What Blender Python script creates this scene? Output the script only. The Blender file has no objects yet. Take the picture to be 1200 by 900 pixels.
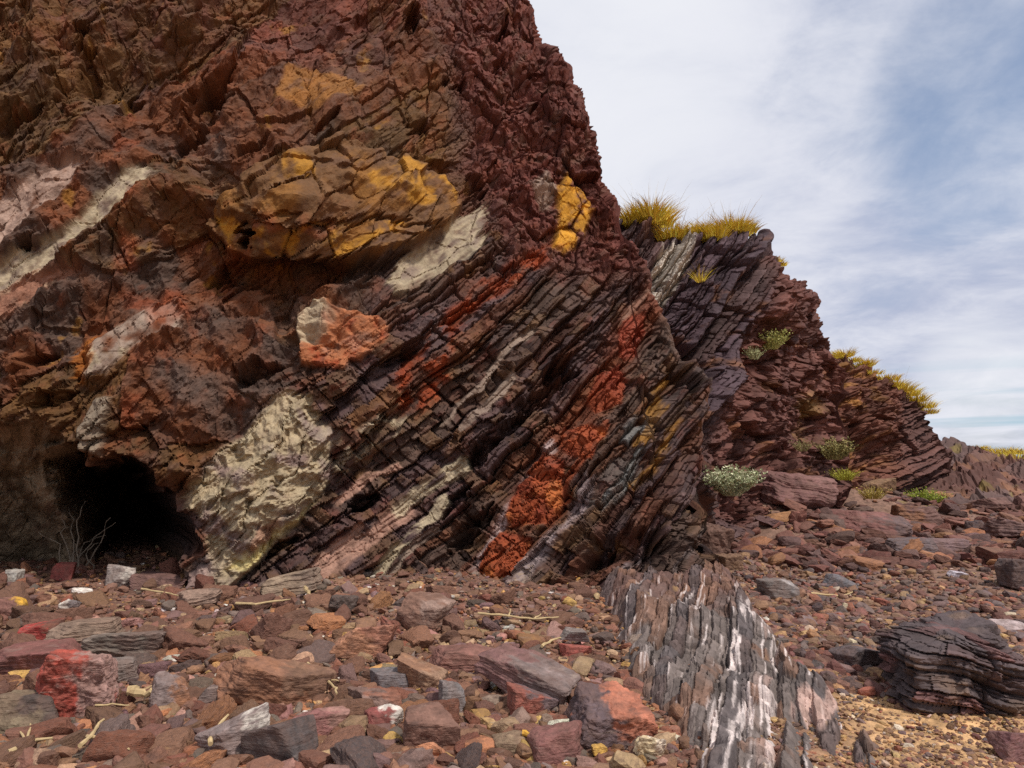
import bpy, bmesh, math, random
import numpy as np
from mathutils import Vector, Matrix
random.seed(7)
rng = np.random.default_rng(11)
C = bpy.context.scene.collection
scene = bpy.context.scene

# ------------------------------------------------------------------ camera
FPX = 866.0                       # focal length in photograph pixels (1200 wide)
PITCH = math.radians(7.2)
CAM = np.array([0.0, 0.0, 1.6])
cam_data = bpy.data.cameras.new('camera')
cam_data.lens = 36 * FPX / 1200
cam_data.sensor_width = 36
cam_data.clip_start = 0.05
cam_data.clip_end = 6000
cam = bpy.data.objects.new('camera', cam_data)
C.objects.link(cam)
cam.location = CAM
cam.rotation_euler = (math.radians(90) + PITCH, 0, 0)
scene.camera = cam
scene.view_settings.view_transform = 'Standard'
scene.view_settings.look = 'None'
scene.view_settings.exposure = 0.25
scene.view_settings.gamma = 1
scene.view_settings.use_curve_mapping = False
scene.cycles.use_denoising = False
scene.cycles.denoiser = 'OPENIMAGEDENOISE'
scene.cycles.denoising_input_passes = 'RGB_ALBEDO_NORMAL'
scene.cycles.denoising_prefilter = 'ACCURATE'
scene.cycles.max_bounces = 5
scene.cycles.diffuse_bounces = 3

# ------------------------------------------------------------------ sun and sky
SUN_EL, SUN_AZ = math.radians(57), math.radians(136)      # azimuth clockwise from +Y
sd = bpy.data.lights.new('sun', 'SUN')
sd.energy = 3.0
sd.angle = math.radians(5)
sd.color = (1.0, 0.95, 0.87)
sun = bpy.data.objects.new('sun', sd)
C.objects.link(sun)
sdir = Vector((math.sin(SUN_AZ) * math.cos(SUN_EL), math.cos(SUN_AZ) * math.cos(SUN_EL), math.sin(SUN_EL)))
sun.rotation_euler = sdir.to_track_quat('Z', 'Y').to_euler()
sun.location = sdir * 50


def pix_dir(px, py):
    """unit direction of a photograph pixel"""
    d = np.array([(px - 600) / FPX, 1.0, (450 - py) / FPX])
    c, s = math.cos(PITCH), math.sin(PITCH)
    v = np.array([d[0], c * d[1] - s * d[2], s * d[1] + c * d[2]])
    return v / np.linalg.norm(v)


world = bpy.data.worlds.new('World')
scene.world = world
world.use_nodes = True
NT = world.node_tree
NT.nodes.clear()


def nd(nt, typ, **kw):
    n = nt.nodes.new(typ)
    for k, v in kw.items():
        if k.startswith('in_'):
            key = k[3:]
            n.inputs[int(key) if key.isdigit() else key].default_value = v
        else:
            setattr(n, k, v)
    return n


def mth(nt, op, a, b=None, clamp=False):
    n = nt.nodes.new('ShaderNodeMath')
    n.operation = op
    n.use_clamp = clamp
    for i, v in enumerate((a, b)):
        if v is None:
            continue
        if isinstance(v, (int, float)):
            n.inputs[i].default_value = v
        else:
            nt.links.new(v, n.inputs[i])
    return n.outputs[0]


def sstep(nt, v, lo, hi):
    n = nt.nodes.new('ShaderNodeMapRange')
    n.interpolation_type = 'SMOOTHSTEP'
    nt.links.new(v, n.inputs['Value'])
    n.inputs['From Min'].default_value = lo
    n.inputs['From Max'].default_value = hi
    return n.outputs[0]


def mixc(nt, fac, a, b, blend='MIX'):
    n = nt.nodes.new('ShaderNodeMix')
    n.data_type = 'RGBA'
    n.blend_type = blend
    for sock, v in ((n.inputs[0], fac), (n.inputs[6], a), (n.inputs[7], b)):
        if isinstance(v, (int, float)):
            sock.default_value = v
        elif isinstance(v, tuple):
            sock.default_value = (*v, 1)
        else:
            nt.links.new(v, sock)
    return n.outputs[2]


def build_world():
    L = NT.links
    tc = nd(NT, 'ShaderNodeTexCoord')
    D = tc.outputs['Generated']
    sep = nd(NT, 'ShaderNodeSeparateXYZ')
    L.new(D, sep.inputs[0])
    zz = mth(NT, 'ADD', mth(NT, 'MAXIMUM', sep.outputs[2], 0.0), 0.16)
    comb = nd(NT, 'ShaderNodeCombineXYZ')
    L.new(mth(NT, 'DIVIDE', sep.outputs[0], zz), comb.inputs[0])
    L.new(mth(NT, 'DIVIDE', sep.outputs[1], zz), comb.inputs[1])

    def noise(scale, detail, off, rough=0.55, dist=0.0):
        m = nd(NT, 'ShaderNodeMapping')
        m.inputs['Location'].default_value = off
        L.new(comb.outputs[0], m.inputs[0])
        n = nd(NT, 'ShaderNodeTexNoise', in_Scale=scale, in_Detail=detail, in_Roughness=rough, in_Distortion=dist)
        L.new(m.outputs[0], n.inputs['Vector'])
        return n.outputs['Fac']

    def blob(px, py, rad_in, rad_out):
        v = nd(NT, 'ShaderNodeVectorMath', operation='DOT_PRODUCT')
        L.new(D, v.inputs[0])
        v.inputs[1].default_value = tuple(pix_dir(px, py))
        return sstep(NT, v.outputs['Value'], math.cos(math.radians(rad_out)), math.cos(math.radians(rad_in)))

    sky = nd(NT, 'ShaderNodeTexSky', sky_type='NISHITA', sun_disc=False)
    sky.sun_elevation = SUN_EL
    sky.sun_rotation = SUN_AZ
    sky.dust_density = 2.0
    n1 = noise(0.85, 7, (3.1, 1.7, 0), 0.52, 0.2)
    n2 = noise(1.9, 8, (7.3, 4.1, 2), 0.60, 0.5)
    n3 = noise(4.2, 9, (1.3, 9.1, 4), 0.62, 0.4)
    # openings in the cloud where the blue shows
    open_ = mth(NT, 'MAXIMUM', blob(1165, 120, 1, 11), mth(NT, 'MULTIPLY', blob(1010, 90, 1, 9), 0.45))
    open_ = mth(NT, 'MAXIMUM', open_, mth(NT, 'MULTIPLY', blob(1150, 500, 1, 5), 0.4))
    var = mth(NT, 'ADD', mth(NT, 'MULTIPLY', n1, 0.55), mth(NT, 'MULTIPLY', n2, 0.45))
    thin = mth(NT, 'ADD', mth(NT, 'MULTIPLY', open_, 0.34), mth(NT, 'ADD', mth(NT, 'MULTIPLY', n3, 0.22), mth(NT, 'SUBTRACT', var, 0.11)))
    blue_fac = sstep(NT, thin, 0.52, 0.98)
    # grey bellies
    grey = mth(NT, 'MAXIMUM', blob(1090, 350, 1, 10), mth(NT, 'MULTIPLY', blob(1230, 300, 2, 14), 0.9))
    grey = mth(NT, 'ADD', mth(NT, 'MULTIPLY', grey, 0.13), mth(NT, 'ADD', mth(NT, 'MULTIPLY', n2, 0.62), mth(NT, 'MULTIPLY', n3, 0.42)))
    gfac = mth(NT, 'MULTIPLY', sstep(NT, grey, 0.42, 0.80), 0.85)
    white = (0.72, 0.735, 0.81)
    col = mixc(NT, gfac, white, (0.37, 0.42, 0.58))
    glow = mth(NT, 'MAXIMUM', blob(1150, 445, 0.5, 5), blob(700, 60, 2, 14))
    col = mixc(NT, mth(NT, 'MULTIPLY', glow, mth(NT, 'ADD', mth(NT, 'MULTIPLY', n3, 1.2), -0.1), True), col, (0.86, 0.87, 0.90))
    # long streaks near the horizon
    cs = nd(NT, 'ShaderNodeCombineXYZ')
    L.new(mth(NT, 'MULTIPLY', sep.outputs[0], 1.5), cs.inputs[0])
    L.new(mth(NT, 'MULTIPLY', sep.outputs[2], 34.0), cs.inputs[1])
    ns = nd(NT, 'ShaderNodeTexNoise', in_Scale=1.0, in_Detail=4)
    L.new(cs.outputs[0], ns.inputs['Vector'])
    low = sstep(NT, sep.outputs[2], 0.16, 0.05)
    sfac = mth(NT, 'MULTIPLY', low, sstep(NT, ns.outputs['Fac'], 0.44, 0.56))
    col = mixc(NT, mth(NT, 'MULTIPLY', sfac, 0.95), col, (0.40, 0.56, 0.66))
    bgs = nd(NT, 'ShaderNodeBackground', in_Strength=0.12)
    L.new(sky.outputs[0], bgs.inputs[0])
    bgc = nd(NT, 'ShaderNodeBackground', in_Strength=0.9)
    L.new(col, bgc.inputs[0])
    mx = nd(NT, 'ShaderNodeMixShader')
    L.new(mth(NT, 'MULTIPLY', blue_fac, 0.85), mx.inputs[0])
    L.new(bgc.outputs[0], mx.inputs[1])
    L.new(bgs.outputs[0], mx.inputs[2])
    out = nd(NT, 'ShaderNodeOutputWorld')
    L.new(mx.outputs[0], out.inputs[0])


build_world()

# ------------------------------------------------------------------ numeric helpers
F32 = np.float32
cP, sP = math.cos(PITCH), math.sin(PITCH)


def project(P):
    """photograph pixel of world points"""
    x = P[..., 0] - CAM[0]; y = P[..., 1] - CAM[1]; z = P[..., 2] - CAM[2]
    zc = np.maximum(y * cP + z * sP, 0.05)
    up = -y * sP + z * cP
    return 600 + FPX * x / zc, 450 - FPX * up / zc


def at(px, py, Y):
    """world point seen at a photograph pixel, Y metres out"""
    d = pix_dir(px, py)
    return CAM + d * (Y / d[1])


def hsh(i, j, s=0):
    """hash of integer lattice points to 0..1"""
    n = (i.astype(np.int64) * 374761393 + j.astype(np.int64) * 668265263 + int(s) * 974634721) & 0xFFFFFFFF
    n = ((n ^ (n >> 13)) * 1274126177) & 0xFFFFFFFF
    n = ((n ^ (n >> 16)) * 2246822519) & 0xFFFFFFFF
    n = n ^ (n >> 15)
    return ((n & 0xFFFFFF) / float(0x1000000)).astype(F32)


def vnoise(x, y, s=0):
    """gradient noise in 2-D, about -1..1"""
    xi = np.floor(x); yi = np.floor(y)
    fx = (x - xi).astype(F32); fy = (y - yi).astype(F32)
    xi = xi.astype(np.int64); yi = yi.astype(np.int64)
    u = fx * fx * fx * (fx * (fx * 6 - 15) + 10)
    v = fy * fy * fy * (fy * (fy * 6 - 15) + 10)

    def g(di, dj):
        a = hsh(xi + di, yi + dj, s) * (2 * math.pi)
        return np.cos(a) * (fx - di) + np.sin(a) * (fy - dj)
    n0 = g(0, 0); n1 = g(1, 0); n2 = g(0, 1); n3 = g(1, 1)
    a = n0 + (n1 - n0) * u
    b = n2 + (n3 - n2) * u
    return (a + (b - a) * v) * 1.5


def fbm(x, y, oct=4, s=0, gain=0.5, lac=2.03):
    r = 0; amp = 1.0; tot = 0
    for o in range(oct):
        r = r + amp * vnoise(x, y, s + o * 17)
        tot += amp
        amp *= gain; x = x * lac + 13.7; y = y * lac - 7.3
    return r / tot


def ridged(x, y, oct=4, s=0):
    r = 0; amp = 1.0; tot = 0
    for o in range(oct):
        r = r + amp * (1 - np.abs(vnoise(x, y, s + o * 31)) * 1.6)
        tot += amp
        amp *= 0.55; x = x * 2.1 + 3.7; y = y * 2.1 - 5.3
    return r / tot


def smooth(v, lo, hi):
    t = np.clip((v - lo) / (hi - lo), 0, 1)
    return t * t * (3 - 2 * t)


def facets(x, y, s=0, tilt=1.0, jit=0.9):
    """faceted cells: every cell a tilted plane; returns height, crack distance, cell hash"""
    xi = np.floor(x).astype(np.int64); yi = np.floor(y).astype(np.int64)
    f1 = np.full(x.shape, 9.0, F32); f2 = f1.copy()
    h = np.zeros(x.shape, F32); cid = h.copy()
    for di in (-1, 0, 1):
        for dj in (-1, 0, 1):
            ci = xi + di; cj = yi + dj
            qx = ci + 0.5 + (hsh(ci, cj, s) - 0.5) * jit
            qy = cj + 0.5 + (hsh(ci, cj, s + 1) - 0.5) * jit
            dx = (x - qx).astype(F32); dy = (y - qy).astype(F32)
            d = np.sqrt(dx * dx + dy * dy)
            hh = (hsh(ci, cj, s + 2) - 0.5) + tilt * ((hsh(ci, cj, s + 3) - 0.5) * dx + (hsh(ci, cj, s + 4) - 0.5) * dy)
            near = d < f1
            f2 = np.where(near, f1, np.minimum(f2, d))
            h = np.where(near, hh, h)
            cid = np.where(near, hsh(ci, cj, s + 5), cid)
            f1 = np.where(near, d, f1)
    return h, f2 - f1, cid


def tri(x, y, s=0):
    """continuous faceted noise 0..1: flat triangles between random heights"""
    k = (x + y) * 0.3660254
    xs = x + k; ys = y + k
    i = np.floor(xs); j = np.floor(ys)
    fx = (xs - i).astype(F32); fy = (ys - j).astype(F32)
    i = i.astype(np.int64); j = j.astype(np.int64)
    h0 = hsh(i, j, s); h2 = hsh(i + 1, j + 1, s)
    up = fx > fy
    h1 = np.where(up, hsh(i + 1, j, s), hsh(i, j + 1, s))
    hi = np.maximum(fx, fy); lo = np.minimum(fx, fy)
    return h0 * (1 - hi) + h1 * (hi - lo) + h2 * lo


def shards(x, y, s=0):
    """sharp-edged facets of irregular outline, without steps, about -0.5..0.5"""
    a = tri(x, y, s); b = tri(x * .62 - y * .79 + 3.3, x * .79 + y * .62, s + 1); c = tri(x * -.35 + y * .94, -x * .94 - y * .35 + 7.1, s + 2)
    return np.maximum(np.maximum(a, b) , c + .05) - .72


def beds(a, t, thick, length, s=0, tilt=0.5, saw=0.6):
    """jointed beds: t across, a along; returns height, crack distance (m), block hash, bed hash"""
    w = t / thick
    w = w + 0.33 * np.sin(w * 1.7 + s) + 0.2 * np.sin(w * 0.53 + 2 * s)
    k = np.floor(w); ft = (w - k).astype(F32); k = k.astype(np.int64)
    z = np.zeros_like(k)
    hb = hsh(k, z, s)
    L = length * (0.5 + 1.3 * hsh(k, z, s + 1))
    q = a / L + hsh(k, z, s + 2) * 10
    q = q + 0.25 * np.sin(q * 2.1 + hb * 6)
    j = np.floor(q); fa = (q - j).astype(F32); j = j.astype(np.int64)
    r = hsh(k, j, s + 3)
    h = 0.38 * (hb - 0.5) + 0.85 * (r - 0.5)
    h = h + tilt * ((hsh(k, j, s + 4) - 0.5) * (fa - 0.5) + (hsh(k, j, s + 5) - 0.5) * (ft - 0.5))
    h = h + saw * (ft - 0.5)
    ed = np.minimum(np.minimum(ft, 1 - ft) * thick, np.minimum(fa, 1 - fa) * L)
    return h.astype(F32), ed.astype(F32), r, hb


def poly_sd(px, py, pts):
    """signed distance to a polygon, positive inside"""
    pts = np.asarray(pts, float)
    n = len(pts)
    d2 = np.full(px.shape, 1e12, F32)
    inside = np.zeros(px.shape, bool)
    for i in range(n):
        x0, y0 = pts[i]; x1, y1 = pts[(i + 1) % n]
        ex, ey = x1 - x0, y1 - y0
        wx = px - x0; wy = py - y0
        tt = np.clip((wx * ex + wy * ey) / (ex * ex + ey * ey + 1e-9), 0, 1)
        d2 = np.minimum(d2, (wx - ex * tt) ** 2 + (wy - ey * tt) ** 2)
        c = ((y0 <= py) != (y1 <= py))
        xc = x0 + (py - y0) * ex / (ey if abs(ey) > 1e-9 else 1e-9)
        inside ^= c & (px < xc)
    d = np.sqrt(d2)
    return np.where(inside, d, -d).astype(F32)


def line_d(px, py, pts):
    """distance to a polyline and position along it 0..1"""
    pts = np.asarray(pts, float)
    best = np.full(px.shape, 1e9, F32); pos = np.zeros(px.shape, F32)
    n = len(pts) - 1
    for i in range(n):
        x0, y0 = pts[i]; x1, y1 = pts[i + 1]
        ex, ey = x1 - x0, y1 - y0
        tt = np.clip(((px - x0) * ex + (py - y0) * ey) / (ex * ex + ey * ey + 1e-9), 0, 1)
        d = np.hypot(px - x0 - ex * tt, py - y0 - ey * tt)
        m = d < best
        best = np.where(m, d, best); pos = np.where(m, (i + tt) / n, pos)
    return best.astype(F32), pos


def tps_fit(X, v, reg=1e-3):
    X = np.asarray(X, float); v = np.asarray(v, float)
    n = len(X)
    r = np.hypot(X[:, None, 0] - X[None, :, 0], X[:, None, 1] - X[None, :, 1])
    K = np.where(r > 0, r * r * np.log(r + 1e-12), 0) + reg * np.eye(n)
    Pm = np.c_[np.ones(n), X]
    A = np.block([[K, Pm], [Pm.T, np.zeros((3, 3))]])
    w = np.linalg.solve(A, np.r_[v, 0, 0, 0])

    def f(x, y):
        r_ = w[n] + w[n + 1] * x + w[n + 2] * y
        for i in range(n):
            q = (x - X[i, 0]) ** 2 + (y - X[i, 1]) ** 2
            r_ = r_ + w[i] * 0.5 * q * np.log(q + 1e-12)
        return r_
    return f


def bed_field(ctrl, x0, x1, y0, y1, nx=44, ny=34, scale=1.0):
    """potentials t (across) and a (along) of a bedding direction given at control pixels:
    ctrl rows (px, py, angle in degrees, rising to the right)"""
    gx = np.linspace(x0, x1, nx); gy = np.linspace(y0, y1, ny)
    GX, GY = np.meshgrid(gx, gy)
    c = np.asarray(ctrl, float)
    W = 1 / ((GX[..., None] - c[:, 0]) ** 2 + (GY[..., None] - c[:, 1]) ** 2 + 40 ** 2) ** 1.5
    ang = np.radians((W * c[:, 2]).sum(-1) / W.sum(-1))
    hx, hy = gx[1] - gx[0], gy[1] - gy[0]
    idx = np.arange(nx * ny).reshape(ny, nx)

    def solve(vx, vy):
        m = ny * (nx - 1) + (ny - 1) * nx
        A = np.zeros((m + 1, nx * ny), F32); b = np.zeros(m + 1, F32)
        i0 = idx[:, :-1].ravel(); i1 = idx[:, 1:].ravel(); k = np.arange(len(i0))
        A[k, i1] = 1; A[k, i0] = -1; b[k] = (0.5 * (vx[:, :-1] + vx[:, 1:]) * hx).ravel()
        j0 = idx[:-1].ravel(); j1 = idx[1:].ravel(); k2 = len(i0) + np.arange(len(j0))
        A[k2, j1] = 1; A[k2, j0] = -1; b[k2] = (0.5 * (vy[:-1] + vy[1:]) * hy).ravel()
        A[m, 0] = 1
        N = A.T @ A + 1e-5 * np.eye(nx * ny)
        return np.linalg.solve(N.astype(float), (A.T @ b).astype(float)).reshape(ny, nx)
    T = solve(np.sin(ang), np.cos(ang))          # normal points right and down
    Aa = solve(np.cos(ang), -np.sin(ang))

    def samp(G, px, py):
        u = np.clip((px - x0) / hx, 0, nx - 1.001); v = np.clip((py - y0) / hy, 0, ny - 1.001)
        i = u.astype(int); j = v.astype(int)
        fu = u - i; fv = v - j
        r = (G[j, i] * (1 - fu) + G[j, i + 1] * fu) * (1 - fv) + (G[j + 1, i] * (1 - fu) + G[j + 1, i + 1] * fu) * fv
        # carry on straight outside the grid
        return r + (px - np.clip(px, x0, x1)) * 0.6 + (py - np.clip(py, y0, y1)) * 0.7
    return (lambda px, py: samp(T, px, py) * scale), (lambda px, py: samp(Aa, px, py) * scale)


# ------------------------------------------------------------------ mesh helpers
def mesh_np(name, V, Fc, col=None, mats=None):
    me = bpy.data.meshes.new(name)
    V = np.ascontiguousarray(V, F32); Fc = np.ascontiguousarray(Fc, np.int32)
    n, k = Fc.shape
    me.vertices.add(len(V)); me.vertices.foreach_set('co', V.ravel())
    me.loops.add(n * k); me.loops.foreach_set('vertex_index', Fc.ravel())
    me.polygons.add(n)
    me.polygons.foreach_set('loop_start', np.arange(0, n * k, k, dtype=np.int32))
    me.update(calc_edges=True)
    if col is not None:
        at_ = me.attributes.new('col', 'FLOAT_COLOR', 'POINT')
        c4 = np.ones((len(V), 4), F32); c4[:, :3] = col
        at_.data.foreach_set('color', c4.ravel())
    me.shade_flat()
    for m in (mats or []):
        me.materials.append(m)
    return me


def obj(name, me, parent=None, loc=None):
    o = bpy.data.objects.new(name, me)
    C.objects.link(o)
    if parent:
        o.parent = parent
    if loc is not None:
        o.location = loc
    return o


def tag(o, label=None, cat=None, group=None, kind=None):
    for k, v in (('label', label), ('category', cat), ('group', group), ('kind', kind)):
        if v:
            o[k] = v
    return o


def grid_faces(nu, nv):
    i = np.arange(nu * nv).reshape(nv, nu)
    return np.stack([i[:-1, :-1], i[:-1, 1:], i[1:, 1:], i[1:, :-1]], -1).reshape(-1, 4)


def submesh(V, Fc, col, sel):
    f = Fc[sel]
    u, inv = np.unique(f, return_inverse=True)
    return V[u], inv.reshape(f.shape), col[u]


def lerp(a, b, w):
    return a + (b - a) * w[..., None]


def rich(c, sat=1.22, val=.86):
    """a deeper, more saturated rock colour"""
    l = c.mean(-1, keepdims=True)
    return np.clip((l + sat * (c - l)) * val, .010, .9)


def colour(c):
    return np.array(c, F32)


# ------------------------------------------------------------------ materials
def rock_material(name, rough=0.85, bump=0.5, bscale=18.0, var=0.35, source='attr', spec=0.25, objrand=False, streak=0.0, dust=0.0):
    m = bpy.data.materials.new(name)
    m.use_nodes = True
    nt = m.node_tree
    b = nt.nodes['Principled BSDF']
    L = nt.links
    if source == 'attr':
        a = nd(nt, 'ShaderNodeAttribute', attribute_name='col')
        base = a.outputs['Color']
    else:
        oi = nd(nt, 'ShaderNodeObjectInfo')
        base = oi.outputs['Color']
    tc = nd(nt, 'ShaderNodeTexCoord')
    vec = tc.outputs['Object']
    if objrand:
        oi2 = nd(nt, 'ShaderNodeObjectInfo')
        va = nd(nt, 'ShaderNodeVectorMath', operation='ADD')
        mu = nd(nt, 'ShaderNodeVectorMath', operation='SCALE')
        cx = nd(nt, 'ShaderNodeCombineXYZ')
        for q in range(3):
            L.new(oi2.outputs['Random'], cx.inputs[q])
        mu.inputs['Scale'].default_value = 37.0
        L.new(cx.outputs[0], mu.inputs[0])
        L.new(vec, va.inputs[0]); L.new(mu.outputs[0], va.inputs[1])
        vec = va.outputs[0]
    n1 = nd(nt, 'ShaderNodeTexNoise', in_Scale=bscale * 0.35, in_Detail=8, in_Roughness=0.65)
    n2 = nd(nt, 'ShaderNodeTexNoise', in_Scale=bscale * 2.2, in_Detail=6, in_Roughness=0.7)
    L.new(vec, n1.inputs['Vector']); L.new(vec, n2.inputs['Vector'])
    v = mth(nt, 'ADD', mth(nt, 'MULTIPLY', n1.outputs['Fac'], 1.1), mth(nt, 'MULTIPLY', n2.outputs['Fac'], 0.9))
    mr = nd(nt, 'ShaderNodeMapRange')
    L.new(v, mr.inputs['Value'])
    mr.inputs['From Min'].default_value = 0.6; mr.inputs['From Max'].default_value = 1.4
    mr.inputs['To Min'].default_value = 1 - var; mr.inputs['To Max'].default_value = 1 + var
    mv = nd(nt, 'ShaderNodeVectorMath', operation='SCALE')
    L.new(base, mv.inputs[0]); L.new(mr.outputs[0], mv.inputs['Scale'])
    colr = mv.outputs[0]
    hgt = mth(nt, 'ADD', mth(nt, 'MULTIPLY', n1.outputs['Fac'], 0.7), mth(nt, 'MULTIPLY', n2.outputs['Fac'], 0.5))
    if streak:
        mp = nd(nt, 'ShaderNodeMapping')
        mp.inputs['Scale'].default_value = (1.5, 2.2, 14)
        mp.inputs['Rotation'].default_value = (0.25, 0.18, 0)
        L.new(vec, mp.inputs[0])
        n3 = nd(nt, 'ShaderNodeTexNoise', in_Scale=2.4, in_Detail=6, in_Roughness=0.6, in_Distortion=0.6)
        L.new(mp.outputs[0], n3.inputs['Vector'])
        dk = sstep(nt, n3.outputs['Fac'], 0.44, 0.30)
        lt = sstep(nt, n3.outputs['Fac'], 0.60, 0.72)
        colr = mixc(nt, mth(nt, 'MULTIPLY', dk, 0.55), colr, (0.035, 0.025, 0.025))
        colr = mixc(nt, mth(nt, 'MULTIPLY', lt, streak), colr, (0.42, 0.33, 0.27))
        hgt = mth(nt, 'ADD', hgt, mth(nt, 'MULTIPLY', n3.outputs['Fac'], 0.9))
    if dust:
        nd3 = nd(nt, 'ShaderNodeTexNoise', in_Scale=bscale * 0.6, in_Detail=7, in_Roughness=0.7)
        L.new(vec, nd3.inputs['Vector'])
        colr = mixc(nt, mth(nt, 'MULTIPLY', sstep(nt, nd3.outputs['Fac'], 0.32, 0.66), dust), colr, (0.19, 0.105, 0.078))
    L.new(colr, b.inputs['Base Color'])
    rr = nd(nt, 'ShaderNodeMapRange')
    L.new(n2.outputs['Fac'], rr.inputs['Value'])
    rr.inputs['To Min'].default_value = rough - 0.25; rr.inputs['To Max'].default_value = min(1, rough + 0.15)
    L.new(rr.outputs[0], b.inputs['Roughness'])
    b.inputs['Specular IOR Level'].default_value = spec
    bp = nd(nt, 'ShaderNodeBump', in_Strength=bump, in_Distance=0.03)
    L.new(hgt, bp.inputs['Height'])
    L.new(bp.outputs[0], b.inputs['Normal'])
    return m


M_CLIFF = rock_material('cliff_rock', bump=0.55, bscale=16, var=0.4)
M_FAR = rock_material('far_cliff_rock', bump=0.5, bscale=9, var=0.4)
M_GROUND = rock_material('shingle_ground', bump=0.6, bscale=22, var=0.5)
M_PEBBLE = rock_material('pebble_rock', bump=0.6, bscale=42, var=0.6, streak=0.24, dust=0.4)
M_STONE = rock_material('stone_rock', bump=0.7, bscale=13, var=0.55, source='object', objrand=True, streak=0.30, dust=0.45)


def plain(name, col, rough=0.8, var=0.3, scale=30):
    m = bpy.data.materials.new(name)
    m.use_nodes = True
    nt = m.node_tree
    b = nt.nodes['Principled BSDF']
    tc = nd(nt, 'ShaderNodeTexCoord')
    n = nd(nt, 'ShaderNodeTexNoise', in_Scale=scale, in_Detail=5)
    nt.links.new(tc.outputs['Object'], n.inputs['Vector'])
    c = mixc(nt, n.outputs['Fac'], tuple(v * (1 - var) for v in col), tuple(min(1, v * (1 + var)) for v in col))
    nt.links.new(c, b.inputs['Base Color'])
    b.inputs['Roughness'].default_value = rough
    b.inputs['Specular IOR Level'].default_value = 0.2
    return m


def leafy(name):
    """blades and leaves take their colour from the mesh"""
    m = bpy.data.materials.new(name)
    m.use_nodes = True
    nt = m.node_tree
    b = nt.nodes['Principled BSDF']
    a = nd(nt, 'ShaderNodeAttribute', attribute_name='col')
    nt.links.new(a.outputs['Color'], b.inputs['Base Color'])
    b.inputs['Roughness'].default_value = 0.7
    b.inputs['Specular IOR Level'].default_value = 0.15
    return m


M_LEAF = leafy('leaf')
M_WOOD = plain('driftwood', (0.47, 0.34, 0.18), 0.75, 0.45, 20)
M_WEED = plain('dried_seaweed', (0.55, 0.30, 0.05), 0.6, 0.35, 20)
M_ROOT = plain('dry_root', (0.20, 0.16, 0.12), 0.85, 0.3, 20)

# ------------------------------------------------------------------ the ground
def ground_z(x, y):
    x = np.asarray(x, float); y = np.asarray(y, float)
    left = np.interp(y, [0, 3.6, 6, 9, 11, 16, 40, 90, 400], [-0.05, 0, 0.14, 0.40, 0.52, 0.55, 0.6, 0.2, -0.5])
    right = np.interp(y, [0, 4, 6, 9, 12, 16, 22, 30, 45, 90, 400], [-0.1, -0.06, 0.0, 0.12, 0.32, 0.58, 1.0, 1.45, 1.3, 0.3, -0.5])
    right = right + 0.75 * np.exp(-((x - 4.9) / 1.5) ** 2 - ((y - 14.9) / 1.8) ** 2) + 0.55 * np.exp(-((x - 8.2) / 2.2) ** 2 - ((y - 18.8) / 2) ** 2)
    w = smooth(x - 0.17 * (y - 4), 1.2, 3.2)
    z = left * (1 - w) + right * w
    z = z + 0.05 * vnoise(x * 0.5, y * 0.5, 3) * smooth(y, 2, 6) + 0.035 * vnoise(x * 1.3, y * 1.3, 5)
    return z


def ground_hit(px, py):
    d = pix_dir(px, py)
    lo, hi = 2.0, 60.0
    for Y in np.arange(2.0, 60, 0.1):
        p = CAM + d * (Y / d[1])
        if p[2] <= float(ground_z(p[0], p[1])):
            return np.array([p[0], p[1], float(ground_z(p[0], p[1]))])
    return None


# ------------------------------------------------------------------ cliff builder
def cliff_base(sil, ctrl, x0, x1, nu, nv, nback, zb, back_len, back_slope=0.1, jag=0.0, seed=0):
    """surface grid over x and height, its macro depth interpolated from control points; beyond the
    skyline the rows turn back and make the cliff's top. Returns points, normals, domain pixels."""
    S = np.array([at(*s) for s in sil])
    o = np.argsort(S[:, 0])
    K = np.array([at(*c) for c in ctrl])
    f = tps_fit(K[:, [0, 2]], K[:, 1], 2e-2)
    xs = np.linspace(x0, x1, nu)
    zt = np.interp(xs, S[o, 0], S[o, 2])
    if jag:
        zt = zt + jag * (fbm(xs * 1.3 + seed, xs * 0 + 2.2, 5, seed, 0.6))
    zt = np.maximum(zt, zb + 0.05)
    v = np.linspace(0, 1, nv)
    X = np.repeat(xs[None], nv, 0)
    Z = zb + v[:, None] * (zt - zb)[None]
    Y = f(X, Z)
    # round the brow
    Y = Y + 0.28 * np.exp(-((zt[None] - Z) / 0.16)) 
    P = np.stack([X, Y, Z], -1)
    px, py = project(P)
    vb = np.linspace(0, 1, nback + 1)[1:]
    vb = vb ** 1.5
    Pb = np.stack([np.repeat(xs[None], nback, 0) + 0.06 * back_len * vb[:, None], P[-1:, :, 1] + back_len * vb[:, None],
                   P[-1:, :, 2] + back_len * back_slope * vb[:, None]], -1)
    m_px = P[-1, :, 1] / FPX                     # metres per pixel on the brow
    pxb = np.repeat(px[-1:], nback, 0); pyb = py[-1:] - back_len * vb[:, None] / m_px[None]
    P = np.concatenate([P, Pb]); px = np.concatenate([px, pxb]); py = np.concatenate([py, pyb])
    gu = np.gradient(P, axis=1); gv = np.gradient(P, axis=0)
    N = np.cross(gu, gv)
    N /= np.linalg.norm(N, axis=-1, keepdims=True) + 1e-9
    # smooth normals so that displaced rows do not cross at the brow
    for _ in range(12):
        Np = np.pad(N, ((1, 1), (1, 1), (0, 0)), mode='edge')
        N = (Np[:-2, 1:-1] + Np[2:, 1:-1] + Np[1:-1, :-2] + Np[1:-1, 2:] + N) / 5
    N /= np.linalg.norm(N, axis=-1, keepdims=True) + 1e-9
    return P.astype(F32), N.astype(F32), px.astype(F32), py.astype(F32)


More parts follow.
